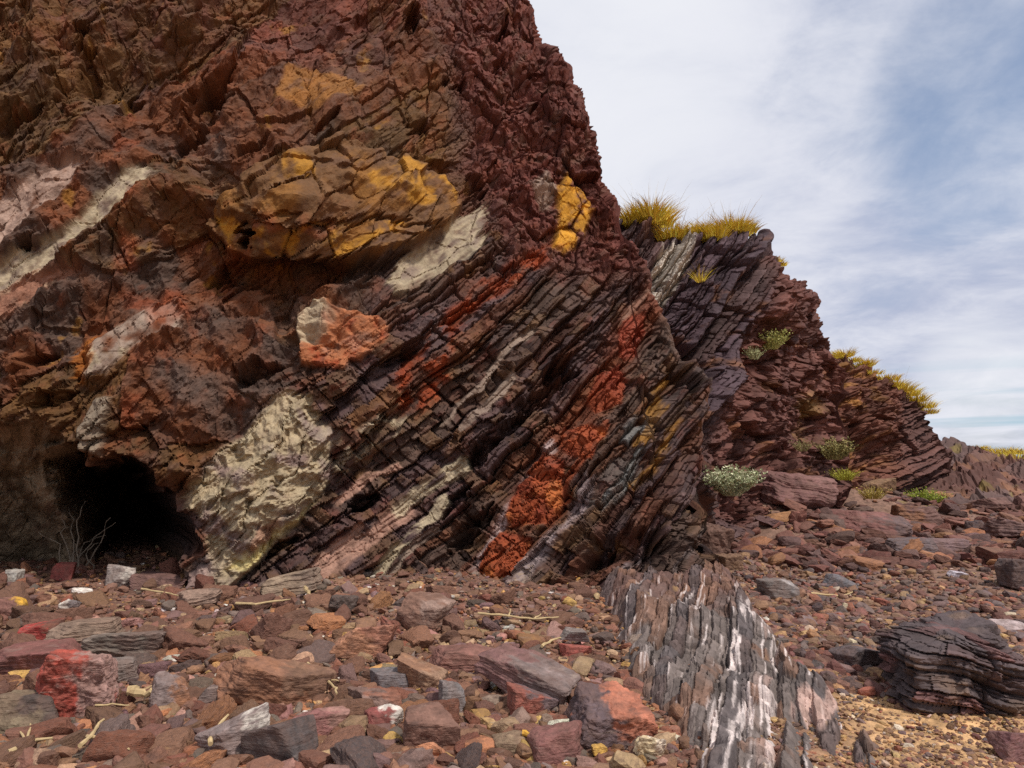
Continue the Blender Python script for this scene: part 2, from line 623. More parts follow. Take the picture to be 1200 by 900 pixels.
# ================================================================== THE MAIN CLIFF
SIL_A = [(-300, -330, 9.5), (0, -260, 10), (300, -200, 11), (480, -130, 11.8), (560, -80, 12), (622, 0, 12), (655, 58, 11.7), (664, 85, 11.6), (684, 112, 11.5),
         (702, 160, 11.4), (712, 200, 11.3), (729, 225, 11.3), (732, 262, 11.2), (765, 335, 11.0), (800, 405, 10.7), (830, 450, 10.4), (842, 540, 10.2), (852, 600, 10.1), (872, 680, 10.0)]
CTRL_A = [(-200, 690, 8.6), (0, 690, 8.9), (0, 500, 8.2), (100, 530, 8.3), (230, 600, 8.6), (250, 690, 8.6), (450, 690, 9.1), (600, 700, 9.0), (700, 700, 8.7), (800, 690, 8.7), (840, 690, 9.1),
          (800, 610, 8.9), (830, 560, 9.6), (830, 450, 10.3), (765, 335, 10.9), (732, 262, 11.1), (700, 160, 11.3), (655, 60, 11.6), (620, 0, 11.9), (480, -130, 11.7),
          (300, 0, 9.9), (0, 0, 9.0), (0, -200, 9.8), (300, -200, 10.9), (-250, 0, 8.6), (-250, 300, 8.0), (0, 250, 8.4), (200, 300, 8.9), (100, 420, 8.3), (350, 240, 8.9), (350, 335, 9.3), (500, 300, 9.9), (400, 400, 8.9),
          (560, 360, 9.7), (650, 400, 9.9), (650, 540, 9.3), (500, 500, 9.4), (560, 180, 10.7), (450, 100, 10.4), (620, 300, 10.3), (720, 480, 9.6), (760, 560, 9.1), (690, 600, 9.0), (400, 560, 9.2), (300, 440, 8.9), (200, 130, 9.3)]
NU, NV, NB = 1080, 700, 60


def build_cliff():
    P, N, px, py = cliff_base(SIL_A, CTRL_A, -9.0, 3.15, NU, NV, NB, -0.15, 5.0, 0.10, 0.16, 5)
    MP = 9.0 / FPX                                          # metres per pixel on the face
    wx = fbm(px * 0.012, py * 0.012, 4, 40); wy = fbm(px * 0.012, py * 0.012, 4, 60)
    fx = fbm(px * 0.06, py * 0.06, 3, 70); fy = fbm(px * 0.06, py * 0.06, 3, 80)
    tf, af = bed_field([(60, 300, 36), (150, 220, 40), (0, 100, 25), (200, 80, 30), (400, 100, 28), (550, 100, 40), (350, 250, 8), (480, 230, 5), (300, 300, 5), (120, 420, 40), (200, 470, 38), (300, 540, 45),
                        (420, 500, 42), (480, 600, 44), (400, 650, 40), (560, 480, 44), (580, 330, 40), (540, 400, 41), (620, 560, 56), (670, 500, 58), (720, 420, 57), (740, 380, 56),
                        (780, 520, 62), (820, 600, 66), (760, 640, 66), (700, 640, 62), (700, 760, 68), (660, 250, 50), (640, 100, 52), (700, 300, 52)], -350, 900, -350, 760, scale=MP)
    wpx = px + 7 * wx + 1.0 * fx; wpy = py + 7 * wy + 1.0 * fy
    t = tf(wpx, wpy).astype(F32); a = af(wpx, wpy).astype(F32)
    # coloured areas have ragged outlines, drawn out along the beds
    drag = 15 * vnoise(a * .9, t * 11, 13) + 9 * vnoise(a * 2.0, t * 31, 14)
    qx = px + 8 * wx + 2.5 * fx + .6 * drag; qy = py + 8 * wy + 2.5 * fy - .52 * drag
    rx_ = px + 9 * wx + 4 * fx; ry_ = py + 9 * wy + 4 * fy

    # ---- zones of rock character
    crumb = smooth(poly_sd(px + 25 * wx, py + 25 * wy, [(470, -500), (520, 60), (545, 190), (560, 235), (600, 300), (690, 330), (760, 330), (900, 300), (900, -500)]), -25, 25)
    mass = smooth(poly_sd(px + 20 * wx, py + 20 * wy, [(-600, -600), (520, -600), (530, 60), (550, 200), (545, 260), (450, 340), (330, 450), (230, 590), (150, 560), (-600, 490)]), -30, 30)
    mass = mass * (1 - crumb)
    bed = np.clip(1 - mass - crumb, 0, 1)
    ochre_blk = smooth(poly_sd(rx_, ry_, [(232, 262), (262, 222), (310, 196), (390, 172), (440, 185), (520, 212), (542, 240), (530, 268), (462, 300), (380, 312), (270, 302)]), -3, 5)

    # ---- displacement
    d = np.zeros(px.shape, F32)
    # small faults shift the beds against each other
    fq, _, fh = facets(a / 1.1 + .2 * wx, t / 1.0, 17, 0)
    fq2, _, fh2 = facets(a / .42, t / .5 + .2 * fx, 19, 0)
    t = t + .13 * fh + .06 * fh2
    tl = t + .020 * fbm(a * 1.2, t * 2.0, 4, 23) + .005 * fbm(a * 7, t * 7, 3, 25)
    x1, c1, id1, hb1 = beds(a, tl, 0.44, 0.9, 3, 0.7, 0.6)
    x2, c2, id2, hb2 = beds(a + .03 * fx, tl, 0.155, 0.27, 5, 1.2, 0.5)
    x3, c3, id3, hb3 = beds(a + .02 * fy, tl, 0.068, 0.11, 9, 1.0, 0.35)
    sh1 = shards(a / .55, t / .30, 27); sh2 = shards(a / .17, t / .10, 28)
    ruin = smooth(fbm(px * MP * .9, py * MP * .9, 3, 29), -.15, .45)          # where the beds are shattered
    dbed = 0.20 * x1 + (0.125 - .03 * ruin) * x2 + 0.05 * x3 + .34 * sh1 + (.05 + .12 * ruin) * sh2
    dbed -= 0.07 * smooth(c1, 0.02, 0.0) + 0.030 * smooth(c2, 0.008, 0.0) + 0.010 * smooth(c3, 0.005, 0.0)
    f1, e1, g1 = facets(a / 1.5, t / 0.75, 21, 1.4)
    f2, e2, g2 = facets(a / 0.55, t / 0.33, 31, 1.4)
    f3, e3, g3 = facets(a / 0.2, t / 0.11, 41, 1.4)
    f4, e4, g4 = facets(a / 0.075, t / 0.05, 46, 1.4)
    s1 = shards(a / 1.5 + .1 * wx, t / 1.0, 22); s2 = shards(a / .5 + .1 * fx, t / .36, 24); s3 = shards(a / .17, t / .12, 26); s4 = shards(a / .06, t / .042, 30)
    dmass = 1.0 * s1 + .40 * s2 + .12 * s3 + .03 * s4 + 0.16 * f1 + 0.07 * f2 + 0.03 * f3 + .012 * f4
    ck = smooth(fbm(px * MP * 1.4, py * MP * 1.4, 4, 47), .0, .25)
    dmass -= 0.07 * smooth(e1 + .03 * fx, 0.02, 0) * ck + 0.03 * smooth(e2 + .05 * fx, 0.04, 0) * (1 - ck) * (g1 > .45) + 0.015 * smooth(e3, 0.08, 0) * (g2 > .6)
    lin = beds(a + .1 * wx, t + .05 * wx, .21, .6, 48, .4, .5)
    dmass += .07 * lin[0] * smooth(g1, .45, .7) - .03 * smooth(lin[1], .010, 0) * smooth(g1, .45, .7)
    U, V = px * MP, py * MP
    f5, e5, g5 = facets((U + 0.15 * wx) / 0.5, (V - 0.3 * U) / 0.42, 51, 1.7)
    f6, e6, g6 = facets((U + 0.1 * fx) / 0.17, (V - 0.3 * U) / 0.15, 61, 1.9)
    f7, e7, g7 = facets(U / 0.065, V / 0.055, 66, 1.9)
    rg = ridged(U * 1.3, V * 1.3, 5, 90)
    dcr = 0.16 * f5 + 0.08 * f6 + 0.045 * f7 + .36 * shards(U / .5 + .2 * wx, V / .5, 52) + .13 * shards(U / .16, V / .15, 54) + 0.16 * (rg - 0.6) - 0.05 * smooth(e5, 0.08, 0) - 0.02 * smooth(e6, 0.1, 0)
    blkd = .44 * s1 + .34 * s2 + .09 * s3 + .07 * f2 + .12 * f2 * .5 + .01 * s4 - .05 * smooth(e2 + .05 * fx, .04, 0) * smooth(ck + (g1 > .5), .2, .8) + .02 * fbm(px * MP * 9, py * MP * 9, 4, 49)
    dmass = dmass * (1 - ochre_blk) + blkd * ochre_blk
    d = bed * dbed + mass * dmass + crumb * dcr
    # broad swells, fine grain
    d += 0.16 * fbm(U * 0.7, V * 0.7, 3, 101) + 0.022 * fbm(U * 5, V * 5, 4, 111) + 0.007 * fbm(a * 9, t * 26, 3, 121)
    # ochre-stained blocks bulge out with an undercut beneath
    d += 0.24 * ochre_blk - .09 * smooth(np.abs(qy - 252 - .10 * (qx - 300) + 16 * wx), 5, 1) * ochre_blk * smooth(qx, 290, 320)
    def under(pts, dep, soft=10):
        return -dep * smooth(poly_sd(qx, qy, pts), -soft * 0.3, soft)
    d += under([(250, 303), (470, 303), (450, 335), (330, 345), (245, 325)], 0.35)
    # hollows and dark cavities in the face
    hole_j = .30 * fbm(px * .05, py * .05, 4, 37) + .9 * shards(a / .16, t / .09, 38)
    hole_s = shards(a / .25, t / .12, 39)
    for (hx, hy, rx, ry, dep, an) in [(655, 428, 20, 9, .55, 35), (560, 533, 30, 10, .6, 40), (545, 622, 34, 14, .5, 45), (428, 585, 24, 9, .6, 40), (480, 34, 9, 20, .5, 0), (588, 40, 9, 14, .45, 0),
                                      (540, 104, 9, 6, .4, 0), (520, 100, 5, 6, .3, 0), (630, 703, 34, 14, .5, 15), (250, 105, 26, 8, .5, 35), (215, 160, 30, 10, .5, 32), (240, 122, 30, 22, .35, 20), (700, 655, 24, 14, .35, 55),
                                      (530, 585, 30, 8, .35, 42), (600, 495, 26, 7, .35, 40), (330, 640, 20, 7, .5, 35), (300, 440, 30, 12, .35, 20), (290, 275, 8, 16, .5, 30), (800, 440, 26, 12, .5, -30), (640, 455, 50, 8, .3, 30),
                                      (30, 300, 9, 7, .4, 0), (150, 110, 22, 8, .3, 60), (470, 420, 26, 9, .25, 30), (490, 150, 12, 7, .35, 0), (560, 215, 12, 16, .35, 0), (620, 130, 9, 6, .3, 0), (585, 75, 10, 6, .3, 40), (20, 130, 25, 7, .3, 20), (300, 170, 30, 7, .3, 25),
                                      (100, 70, 8, 40, .3, 0), (370, 155, 26, 6, .3, 15), (30, 420, 30, 7, .3, 30), (60, 465, 30, 8, .35, 15)]:
        r = math.radians(an)
        ux = (qx - hx) * math.cos(r) - (qy - hy) * math.sin(r)
        uy = (qx - hx) * math.sin(r) + (qy - hy) * math.cos(r)
        k = np.sqrt((ux / rx) ** 2 + (uy / ry) ** 2) + hole_j
        d -= dep * smooth(k, 1.05, 0.70) * (.75 + 1.2 * hole_s)
    # long overhung recess at the right foot
    rec = smooth(poly_sd(qx, qy, [(688, 628), (730, 612), (792, 622), (790, 650), (760, 658), (700, 665), (660, 720), (640, 716)]), -3, 12)
    d -= 0.45 * rec * (.7 + 1.3 * shards(a / .3, t / .2, 43)) + .10 * rec * x2
    # block below the red band
    d += 0.28 * smooth(poly_sd(qx, qy, [(575, 705), (600, 655), (650, 615), (700, 590), (690, 640), (650, 690), (600, 720)]), -6, 16)
    # the shaded gully on the right where the beds end
    d -= 0.5 * smooth(px + 12 * wx, 815, 850) * smooth(py, 430, 470)

    # ---- pale outcrop, smooth with scalloped hollows
    ox_, oy_ = px + 12 * wx + 5 * fx + .35 * drag, py + 12 * wy + 5 * fy - .30 * drag
    pale_sd = poly_sd(ox_, oy_, [(218, 580), (248, 540), (268, 520), (300, 492), (322, 470), (342, 456), (366, 462), (380, 488), (398, 506), (388, 532), (392, 556), (368, 590), (350, 612), (330, 632), (300, 655), (264, 692), (212, 702), (228, 664), (244, 640), (240, 606)])
    pale = smooth(pale_sd, -4, 6)
    fs, es, gs = facets(rx_ * 0.052 + 0.4 * fx, ry_ * 0.062 + 0.4 * fy, 131, 1.1)
    fs2, es2, gs2 = facets(rx_ * 0.019, ry_ * 0.024, 141, 1.6)
    fold = np.sin((rx_ * 0.45 - ry_ * 0.9) * 0.11 + 3 * wx + 2.0 * fbm(rx_ * 0.02, ry_ * 0.02, 3, 146))
    pu, pv = (rx_ * .72 - ry_ * .69) * .012 + .5 * fx * .3, (rx_ * .69 + ry_ * .72) * .030
    rp_ = ridged(pu + .35 * wx, pv + .35 * wy, 4, 147)
    dpale = 0.40 * smooth(pale_sd, -10, 50) + 0.34 * shards(pu * 1.7, pv * 1.0, 148) + .16 * (rp_ - .5) - .05 * smooth(np.abs(np.sin(pv * 3.1 + 2.2 * wx + pu)), .16, .0) + 0.03 * fold + 0.07 * fbm(U * 3, V * 3, 4, 151) + .022 * shards(pu * 7, pv * 5, 149) + 0.012 * fbm(U * 16, V * 16, 4, 155)
    nh = facets(rx_ * 0.07, ry_ * 0.08, 161, 0.5)
    near_hole = smooth(np.abs(nh[2] - 0.5), 0.5, 0.30)
    dpale -= 0.05 * (nh[2] > 0.62) * smooth(nh[1] + .3 * fx, 0.12, 0.5)
    d = d * (1 - pale) + dpale * pale

    # ---- pale slab high in the middle, red block, leaning pale bands
    regs = {}
    def region(key, pts, soft=3, w=5, inset=0.0):
        und = key in ('redblk', 'redcorner', 'gold', 'goldpale', 'gold2', 'gold3', 'gold4', 'gold5', 'gslab', 'oval', 'tanup')
        sd_ = poly_sd(rx_, ry_, pts) if und else poly_sd(qx, qy, pts)
        regs[key] = smooth(sd_ - inset, -soft, w)
        return sd_
    region('slab', [(450, 348), (464, 312), (505, 282), (545, 248), (566, 240), (572, 292), (540, 312), (500, 330), (478, 345)])
    region('redblk', [(350, 372), (385, 358), (430, 368), (460, 384), (450, 404), (405, 430), (352, 426)])
    region('redcorner', [(348, 372), (382, 358), (398, 372), (372, 400), (350, 408)])
    region('vein1', [(-20, 352), (-20, 318), (60, 285), (120, 235), (165, 196), (188, 198), (165, 236), (105, 280), (50, 326)])
    region('vein1b', [(-20, 378), (-20, 340), (30, 330), (85, 305), (100, 318), (55, 345), (20, 365)])
    region('vein2', [(-20, 300), (-20, 245), (40, 208), (95, 186), (118, 196), (80, 232), (45, 262), (10, 296)])
    region('patch', [(98, 440), (104, 402), (138, 382), (175, 358), (216, 368), (206, 396), (160, 408), (128, 440)])
    region('orange1', [(80, 440), (82, 400), (105, 385), (112, 420), (100, 448)])
    region('oval', [(126, 176), (140, 154), (162, 152), (158, 170), (140, 180)])
    region('gslab', [(100, 500), (112, 470), (140, 468), (132, 500), (126, 532), (104, 528)])
    region('gold', [(646, 222), (666, 197), (693, 236), (690, 278), (664, 298), (650, 292), (655, 258)])
    region('goldpale', [(618, 215), (640, 196), (648, 216), (645, 245), (632, 242)])
    region('tanup', [(318, 118), (335, 82), (372, 84), (420, 118), (400, 134), (350, 135)])
    region('palebed', [(388, 548), (410, 508), (440, 486), (478, 488), (466, 512), (430, 532), (405, 556)])
    region('gold2', [(246, 250), (276, 256), (284, 262), (268, 296)], 1, 3)
    region('gold3', [(334, 188), (366, 196), (366, 222), (346, 232), (335, 212)], 1, 4)
    region('gold4', [(300, 266), (345, 256), (400, 262), (470, 268), (462, 284), (400, 302), (340, 306), (300, 292)], 1, 4)
    region('gold5', [(420, 215), (470, 200), (535, 222), (530, 244), (470, 252), (430, 240)], 1, 4)
    region('redstripe', [(455, 440), (510, 380), (560, 330), (610, 298), (660, 280), (660, 300), (610, 330), (560, 362), (530, 400), (520, 470), (490, 486), (462, 470)], 6, 10)
    region('whiteblob', [(790, 275), (820, 272), (790, 330)], 2, 3)
    d += 0.16 * regs['palebed'] + 0.16 * regs['gslab']
    lowd = .16 * fbm(U * 0.7, V * 0.7, 3, 101) - .03
    fin = .09 * shards(a / .4, t / .3, 33) + .03 * shards(a / .12, t / .09, 34) + .02 * fbm(U * 7, V * 7, 4, 35) - .03 * smooth(e2, .03, 0)
    VEINS = [([(425, 692), (462, 642), (505, 600), (520, 585)], 8, 'w'), ([(350, 698), (395, 662), (445, 618), (475, 595)], 12, 'p'), ([(340, 690), (380, 655), (420, 622)], 7, 'p'), ([(466, 596), (500, 572), (540, 545)], 10, 'w'),
             ([(538, 504), (575, 470), (604, 438)], 6, 'g'), ([(515, 500), (560, 455), (600, 402), (628, 384)], 5, 'g'), ([(440, 690), (480, 640), (510, 618)], 5, 'g'), ([(735, 372), (770, 330), (800, 290)], 5, 'g'), ([(395, 590), (430, 560), (470, 545)], 7, 'p')]
    vm = []
    for pts, wd, k in VEINS:
        l, pos = line_d(qx - .4 * drag, qy + .35 * drag, pts)
        vm.append(smooth(l + 2.5 * vnoise(a * 3, t * 8, 15), wd, wd * .5))
    veins = np.maximum.reduce(vm)
    flat = np.maximum.reduce([.8 * veins, regs['slab'] * .95, regs['vein1'] * .9, regs['patch'] * .85, regs['vein1b'] * .8, regs['gold'] * 0.8, regs['vein2'] * .6])
    d = d * (1 - flat) + (lowd + fin + .08 * regs['gold'] * (1 - 1.2 * smooth(e5, .07, 0)) + .05 * regs['vein1'] + .12 * regs['patch']) * flat
    rb = regs['redblk']
    d = d * (1 - rb) + (lowd + .16 + .25 * d + .34 * shards(U / .42, V / .3, 36) + .12 * shards(U / .15, V / .09, 37) + .03 * fbm(U * 6, V * 9, 4, 38)) * rb

    # ---- the red nodules
    NOD = [[(553, 692), (562, 652), (584, 622), (626, 630), (612, 660), (598, 682), (576, 700)],
           [(590, 604), (604, 566), (618, 556), (660, 560), (656, 592), (640, 612), (600, 618)],
           [(612, 552), (634, 526), (662, 540), (662, 560), (634, 566)],
           [(652, 522), (660, 496), (690, 494), (712, 506), (694, 540), (668, 536)],
           [(688, 464), (700, 436), (726, 428), (736, 442), (726, 472), (700, 480)],
           [(722, 404), (732, 374), (754, 368), (762, 384), (748, 412), (728, 422)]]
    nods = []
    for i, pts in enumerate(NOD):
        sd_ = poly_sd(px + 5 * wx + 2.5 * fx, py + 5 * wy + 2.5 * fy, pts)
        m = smooth(sd_, -2, 3)
        cr = np.abs(vnoise(px * 0.05 + 5 * i, py * 0.09 + 0.05 * px, 171 + i))
        dn = 0.0 + 0.13 * smooth(sd_, -2, 20) + .05 * x2 - .04 * smooth(np.abs(np.sin(a * 9 + 1.5 * fx)), .10, 0) + 0.03 * fbm(U * 3.5, V * 3.5, 4, 181 + i) - 0.05 * smooth(cr, 0.10, 0.0) - 0.02 * smooth(np.abs(vnoise(px * .09, py * .14, 191)), .08, 0)
        base_ = lowd + .25 * d + .10 * shards(U / .3, V / .26, 195) + .02 * shards(U / .09, V / .08, 196)
        d = d * (1 - m) + (base_ + dn) * m
        nods.append(m)
    nod = np.maximum.reduce(nods)

    # ---- cave
    cav_sd = poly_sd(px + 16 * wx + 7 * fx, py + 20 * wy + 8 * fy + 45 * shards(px * MP / .5, py * MP / .5, 199), [(-85, 520), (-60, 486), (0, 488), (55, 500), (100, 522), (150, 545), (198, 572), (226, 594), (240, 622), (234, 655), (214, 682), (200, 800), (-85, 800)])
    cav = smooth(cav_sd, -2, 14)
    deep = 0.35 + 5.5 * smooth(px - .30 * (py - 560) + 26 * wx + 8 * fx, 52, 122) + 0.010 * np.clip(cav_sd, 0, 100)
    wall = 0.5 * s1 + .3 * s2 + .1 * s3 + 0.22 * fbm(U * 1.2, V * 1.2, 4, 201) + .05 * f3
    d = d * (1 - cav) + (-deep * smooth(cav_sd, -2, 34) ** 0.6 + wall * 0.8) * cav

    # fade fine displacement on the top behind the brow
    into = np.array([-.52, 1.0, .0], F32)                       # the cave runs obliquely back into the cliff
    P2 = P + N * (d * (1 - cav))[..., None] + into * (-d * cav)[..., None]

    # ================= colour of the rock, plus light and shade painted inside the cave
    nz = fbm(U * 1.1, V * 1.1, 5, 211); nz2 = fbm(U * 3.3, V * 3.3, 4, 221)
    nst = fbm(a * 1.3, t * 16, 4, 231); nst2 = fbm(a * 3.0, t * 48, 3, 235)
    maroon, brown, grey, olive = colour((.125, .043, .034)), colour((.128, .050, .026)), colour((.090, .058, .046)), colour((.115, .062, .026))
    purple, black = colour((.088, .056, .056)), colour((.045, .033, .032))
    cream, cream2 = colour((.47, .39, .28)), colour((.34, .26, .21))
    pink, red, rust = colour((.42, .22, .155)), colour((.29, .080, .042)), colour((.175, .058, .032))
    gold, gold2 = colour((.56, .29, .07)), colour((.36, .185, .05))
    col = np.zeros(px.shape + (3,), F32) + grey
    col = lerp(col, maroon, np.clip(crumb * 0.85 + 0.15 * smooth(nz, -.1, .4), 0, 1))
    col = lerp(col, brown, mass * smooth(nz + 0.4 * (g2 - .5), -.35, .25))
    col = lerp(col, maroon, mass * smooth(py + 60 * nz, 120, 20) * 0.7)
    col = lerp(col, olive, mass * smooth(g1 + 0.4 * nz2, .45, .9) * 0.8)
    col = lerp(col, purple, bed * smooth(hb1, .45, .75) * 0.8)
    col = lerp(col, brown, bed * smooth(hb2 + .6 * nz, .65, 1.05) * .7)
    col = lerp(col, black, bed * smooth(id1 + .5 * nz, .62, .9) * .55)
    col = lerp(col, olive, bed * smooth(id2 + .4 * nz2, .72, .95) * 0.5)
    col = lerp(col, maroon, bed * smooth(nz2 + .5 * nst, .1, .6) * 0.6)
    col = lerp(col, rust, (mass * .6 + crumb * .35) * smooth(nz2 + 0.3 * (g3 - .5), .12, .5) * 0.8)
    rnd = bed * id2 + mass * g2 + crumb * g6
    rnd2 = bed * id3 + mass * g3 + crumb * g7
    col = col * (0.70 + 0.45 * rnd + 0.25 * rnd2)[..., None] * (1 + 0.35 * nst * (1 - crumb) + 0.2 * nst2 * bed)[..., None]
    # gold lichen and stain flecks
    col = lerp(col, gold2, smooth(fbm(U * 2.2, V * 2.2, 5, 241), .34, .52) * (0.7 * mass + .25 * crumb + .25 * bed) * 0.75)
    col = lerp(col, cream2, smooth(fbm(a * 2, t * 9, 5, 251), .42, .60) * bed * 0.55)
    # grey blocks in the beds at the right
    gb = smooth(poly_sd(qx, qy, [(690, 590), (715, 520), (735, 490), (765, 490), (750, 560), (725, 600)]), -10, 10)
    col = lerp(col, colour((.17, .16, .15)), gb * smooth(id2, .45, .6))
    for pts in ([(752, 520), (770, 470), (785, 430)], [(745, 560), (772, 540), (790, 500)]):
        l, _ = line_d(qx, qy, pts)
        col = lerp(col, gold2, smooth(l + 9 * nz2 + 5 * (id2 - .5), 7, 1) * 0.6)
    # coloured areas
    R = regs
    blk = ochre_blk
    col = lerp(col, colour((.165, .088, .046)), blk * 0.75)
    col = lerp(col, colour((.27, .13, .045)), blk * smooth(fbm(U * 1.7, V * 2.6, 4, 295), -.05, .3) * .7)
    for k in ('gold3', 'gold4', 'gold5'):
        col = lerp(col, gold2 * 1.15, R[k] * smooth(nz2 * 1.4 + (g2 - .5) + .4 * nst, -.3, .2) * 0.9)
    col = lerp(col, gold2 * 1.2, R['gold2'])
    col = lerp(col, gold * (0.75 + .35 * rnd[..., None]), R['gold'] * smooth(nz2 + .8 * fbm(U * 7, V * 7, 4, 293) + 1.2 * (e5 - .12), -.35, .05) * .92)
    col = lerp(col, cream2, R['goldpale'] * 0.8)
    col = lerp(col, colour((.30, .14, .05)), R['tanup'] * 0.75)
    pl = lerp(np.broadcast_to(cream, col.shape), cream2 * .8, smooth(nst * .6 + nz2, -.1, .5))
    col = lerp(col, pl * .9, R['slab'] * smooth(nz2 + .5 * nst, -.6, .05))
    col = lerp(col, pl, R['vein1'] * smooth(nz2 + .4 * nst, -.6, -.1))
    col = lerp(col, pink * .8, R['vein1b'] * .85)
    col = lerp(col, cream, R['vein1b'] * smooth(nz2 + .3 * nst, .1, .4) * .6)
    col = lerp(col, colour((.38, .27, .22)), R['vein2'] * smooth(nz2 + .4 * nst, -.6, -.1) * .95)
    col = lerp(col, cream2 * .95, R['patch'] * smooth(nz2 + .3 * nz, -.4, .05))
    col = lerp(col, cream * .9, R['patch'] * smooth(nz2 + .3 * nz, .15, .45) * .8)
    col = lerp(col, colour((.36, .13, .04)), R['orange1'] * .75)
    col = lerp(col, rust * 1.1, R['oval'] * .9)
    col = lerp(col, colour((.27, .22, .17)), R['gslab'] * .8)
    col = lerp(col, colour((.37, .155, .085)), R['redblk'] * smooth(nz2 + .5 * nst, -.9, -.3))
    col = lerp(col, colour((.30, .08, .042)), R['redblk'] * smooth(nz2 + .5 * nst + .4 * nz + .004 * (py - 395), -.05, .35))
    col = lerp(col, pink, R['redblk'] * smooth(fbm(U * 3.1, V * 4, 4, 266), .1, .4) * .7)
    col = lerp(col, grey, R['redblk'] * smooth(fbm(U * 2.1, V * 5, 4, 268), .3, .5) * .7)
    col = lerp(col, cream, R['redcorner'] * smooth(nz2, -.45, .0) * .9)
    col = lerp(col, pl * .95, R['palebed'] * smooth(nz2 + .3 * nst, -.25, .1))
    col = lerp(col, colour((.27, .065, .032)) * (0.7 + .6 * rnd[..., None]), R['redstripe'] * smooth(id1 * .6 + .3 + .7 * nz2 + .4 * nst, .25, .6) * .95)
    col = lerp(col, pl * .7, R['whiteblob'])
    col = lerp(col, red * .9, smooth(fbm(U * .9, V * .9, 4, 261) - .0012 * np.hypot(px - 260, py - 330), .12, .3) * .55)
    # thin pale veins along the beds
    for m, (pts, wd, k) in zip(vm, VEINS):
        cc = {'w': cream, 'p': colour((.44, .27, .21)), 'g': cream2 * .9}[k]
        col = lerp(col, cc, m * smooth(nst + .8 * nz2, -.75, -.15) * .9)
    band, bp = line_d(qx, qy, [(565, 690), (600, 610), (640, 540), (690, 470), (745, 380), (770, 350)])
    col = lerp(col, rust * 1.1, smooth(band + 10 * nz2 + 8 * nst, 32, 8) * .7)
    bnd2, _ = line_d(qx, qy, [(640, 610), (680, 545), (708, 500)])
    col = lerp(col, red * .85, smooth(bnd2 + 7 * nz2 + 4 * nst, 8, 2) * .8)
    # pale outcrop
    pc = lerp(np.broadcast_to(colour((.46, .37, .255)), col.shape), colour((.27, .195, .17)), smooth(nz2 + .7 * nz + .3 * fold, .0, .5))
    pc = lerp(pc, colour((.34, .26, .25)), smooth(py - .45 * px + 30 * wx, 525, 560) * smooth(px + .55 * py, 640, 600) * .8)
    lbl = smooth(poly_sd(rx_, ry_, [(262, 668), (290, 640), (330, 618), (384, 575), (372, 600), (320, 640), (286, 668)]), -2, 5)
    pc = lerp(pc, colour((.66, .55, .28)), lbl * .85)
    pc = lerp(pc, colour((.40, .24, .17)), smooth(poly_sd(rx_, ry_, [(285, 650), (296, 626), (325, 612), (318, 632)]), -2, 3) * .9)
    pc = lerp(pc, colour((.30, .20, .18)), smooth(ry_ + 5 * nz2, 655, 680) * smooth(rx_, 262, 240) * .7)
    pc = lerp(pc, colour((.56, .49, .36)), smooth(rp_ + .3 * nz2, .62, .85) * .3) * (0.9 + .25 * nst + .3 * fbm(U * 9, V * 9, 4, 157))[..., None]
    col = lerp(col, pc, pale)
    # red nodules with a pale bleached rim on the left
    rimx = line_d(qx, qy, [(556, 690), (572, 640), (592, 600), (625, 545), (645, 520)])[0]
    col = lerp(col, colour((.48, .38, .36)), smooth(rimx + 4 * nz2, 9, 2) * .75)
    rim2 = line_d(qx, qy, [(586, 704), (625, 655), (668, 612), (690, 560)])[0]
    col = lerp(col, colour((.38, .31, .31)), smooth(rim2 + 8 * nz2, 12, 2) * .7)
    rim3 = smooth(poly_sd(qx, qy, [(596, 694), (606, 668), (622, 664), (622, 682), (606, 700)]), -2, 4)
    col = lerp(col, cream2, rim3 * smooth(np.sin(qx * .5 - qy * .9 + 8 * nz2), -.3, .4))
    rc = lerp(np.broadcast_to(red, col.shape), colour((.20, .050, .030)), smooth(nz2 + .5 * nz, -.05, .5))
    rc = lerp(rc, colour((.42, .145, .065)), smooth(fbm(U * 2.6, V * 2.6, 4, 271), .15, .45))
    rc = lerp(rc, colour((.19, .045, .035)), smooth(py, 480, 430) * .55)
    col = lerp(col, rc, nod)
    # cave walls: lit left side painted paler, shade of the depths painted dark
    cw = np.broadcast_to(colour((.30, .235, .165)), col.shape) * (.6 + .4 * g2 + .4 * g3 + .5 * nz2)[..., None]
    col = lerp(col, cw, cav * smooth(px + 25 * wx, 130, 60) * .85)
    col = lerp(col, colour((.055, .042, .038)), cav * smooth(px, 100, 160) * .8)  # darkness of the deep cave put into the colour
    # white salt crust near the right foot
    sal = smooth(fbm(a * 1.5, t * 7, 5, 281), .12, .4) * smooth(poly_sd(qx, qy, [(640, 720), (690, 660), (750, 640), (830, 640), (840, 720)]), -10, 20)
    col = lerp(col, colour((.50, .42, .41)), sal * .5)
    grime = smooth(fbm(U * 5, V * 5, 5, 291) + .5 * nst, .05, .5)
    col = lerp(col, colour((.13, .075, .055)), grime * .55 * (1 - .3 * nod) * (1 - .35 * pale))
    col = rich(col, 1.2, .84)

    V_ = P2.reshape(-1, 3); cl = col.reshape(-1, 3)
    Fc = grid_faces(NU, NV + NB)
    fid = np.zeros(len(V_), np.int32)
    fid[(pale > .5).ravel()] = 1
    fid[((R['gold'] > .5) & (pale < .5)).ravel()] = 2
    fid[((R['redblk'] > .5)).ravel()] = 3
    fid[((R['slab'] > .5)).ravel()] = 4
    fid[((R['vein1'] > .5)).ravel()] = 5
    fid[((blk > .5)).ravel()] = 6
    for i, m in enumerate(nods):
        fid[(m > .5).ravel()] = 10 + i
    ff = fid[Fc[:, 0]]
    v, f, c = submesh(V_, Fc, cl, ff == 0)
    root = obj('cliff', mesh_np('cliff', v, f, c, [M_CLIFF]))
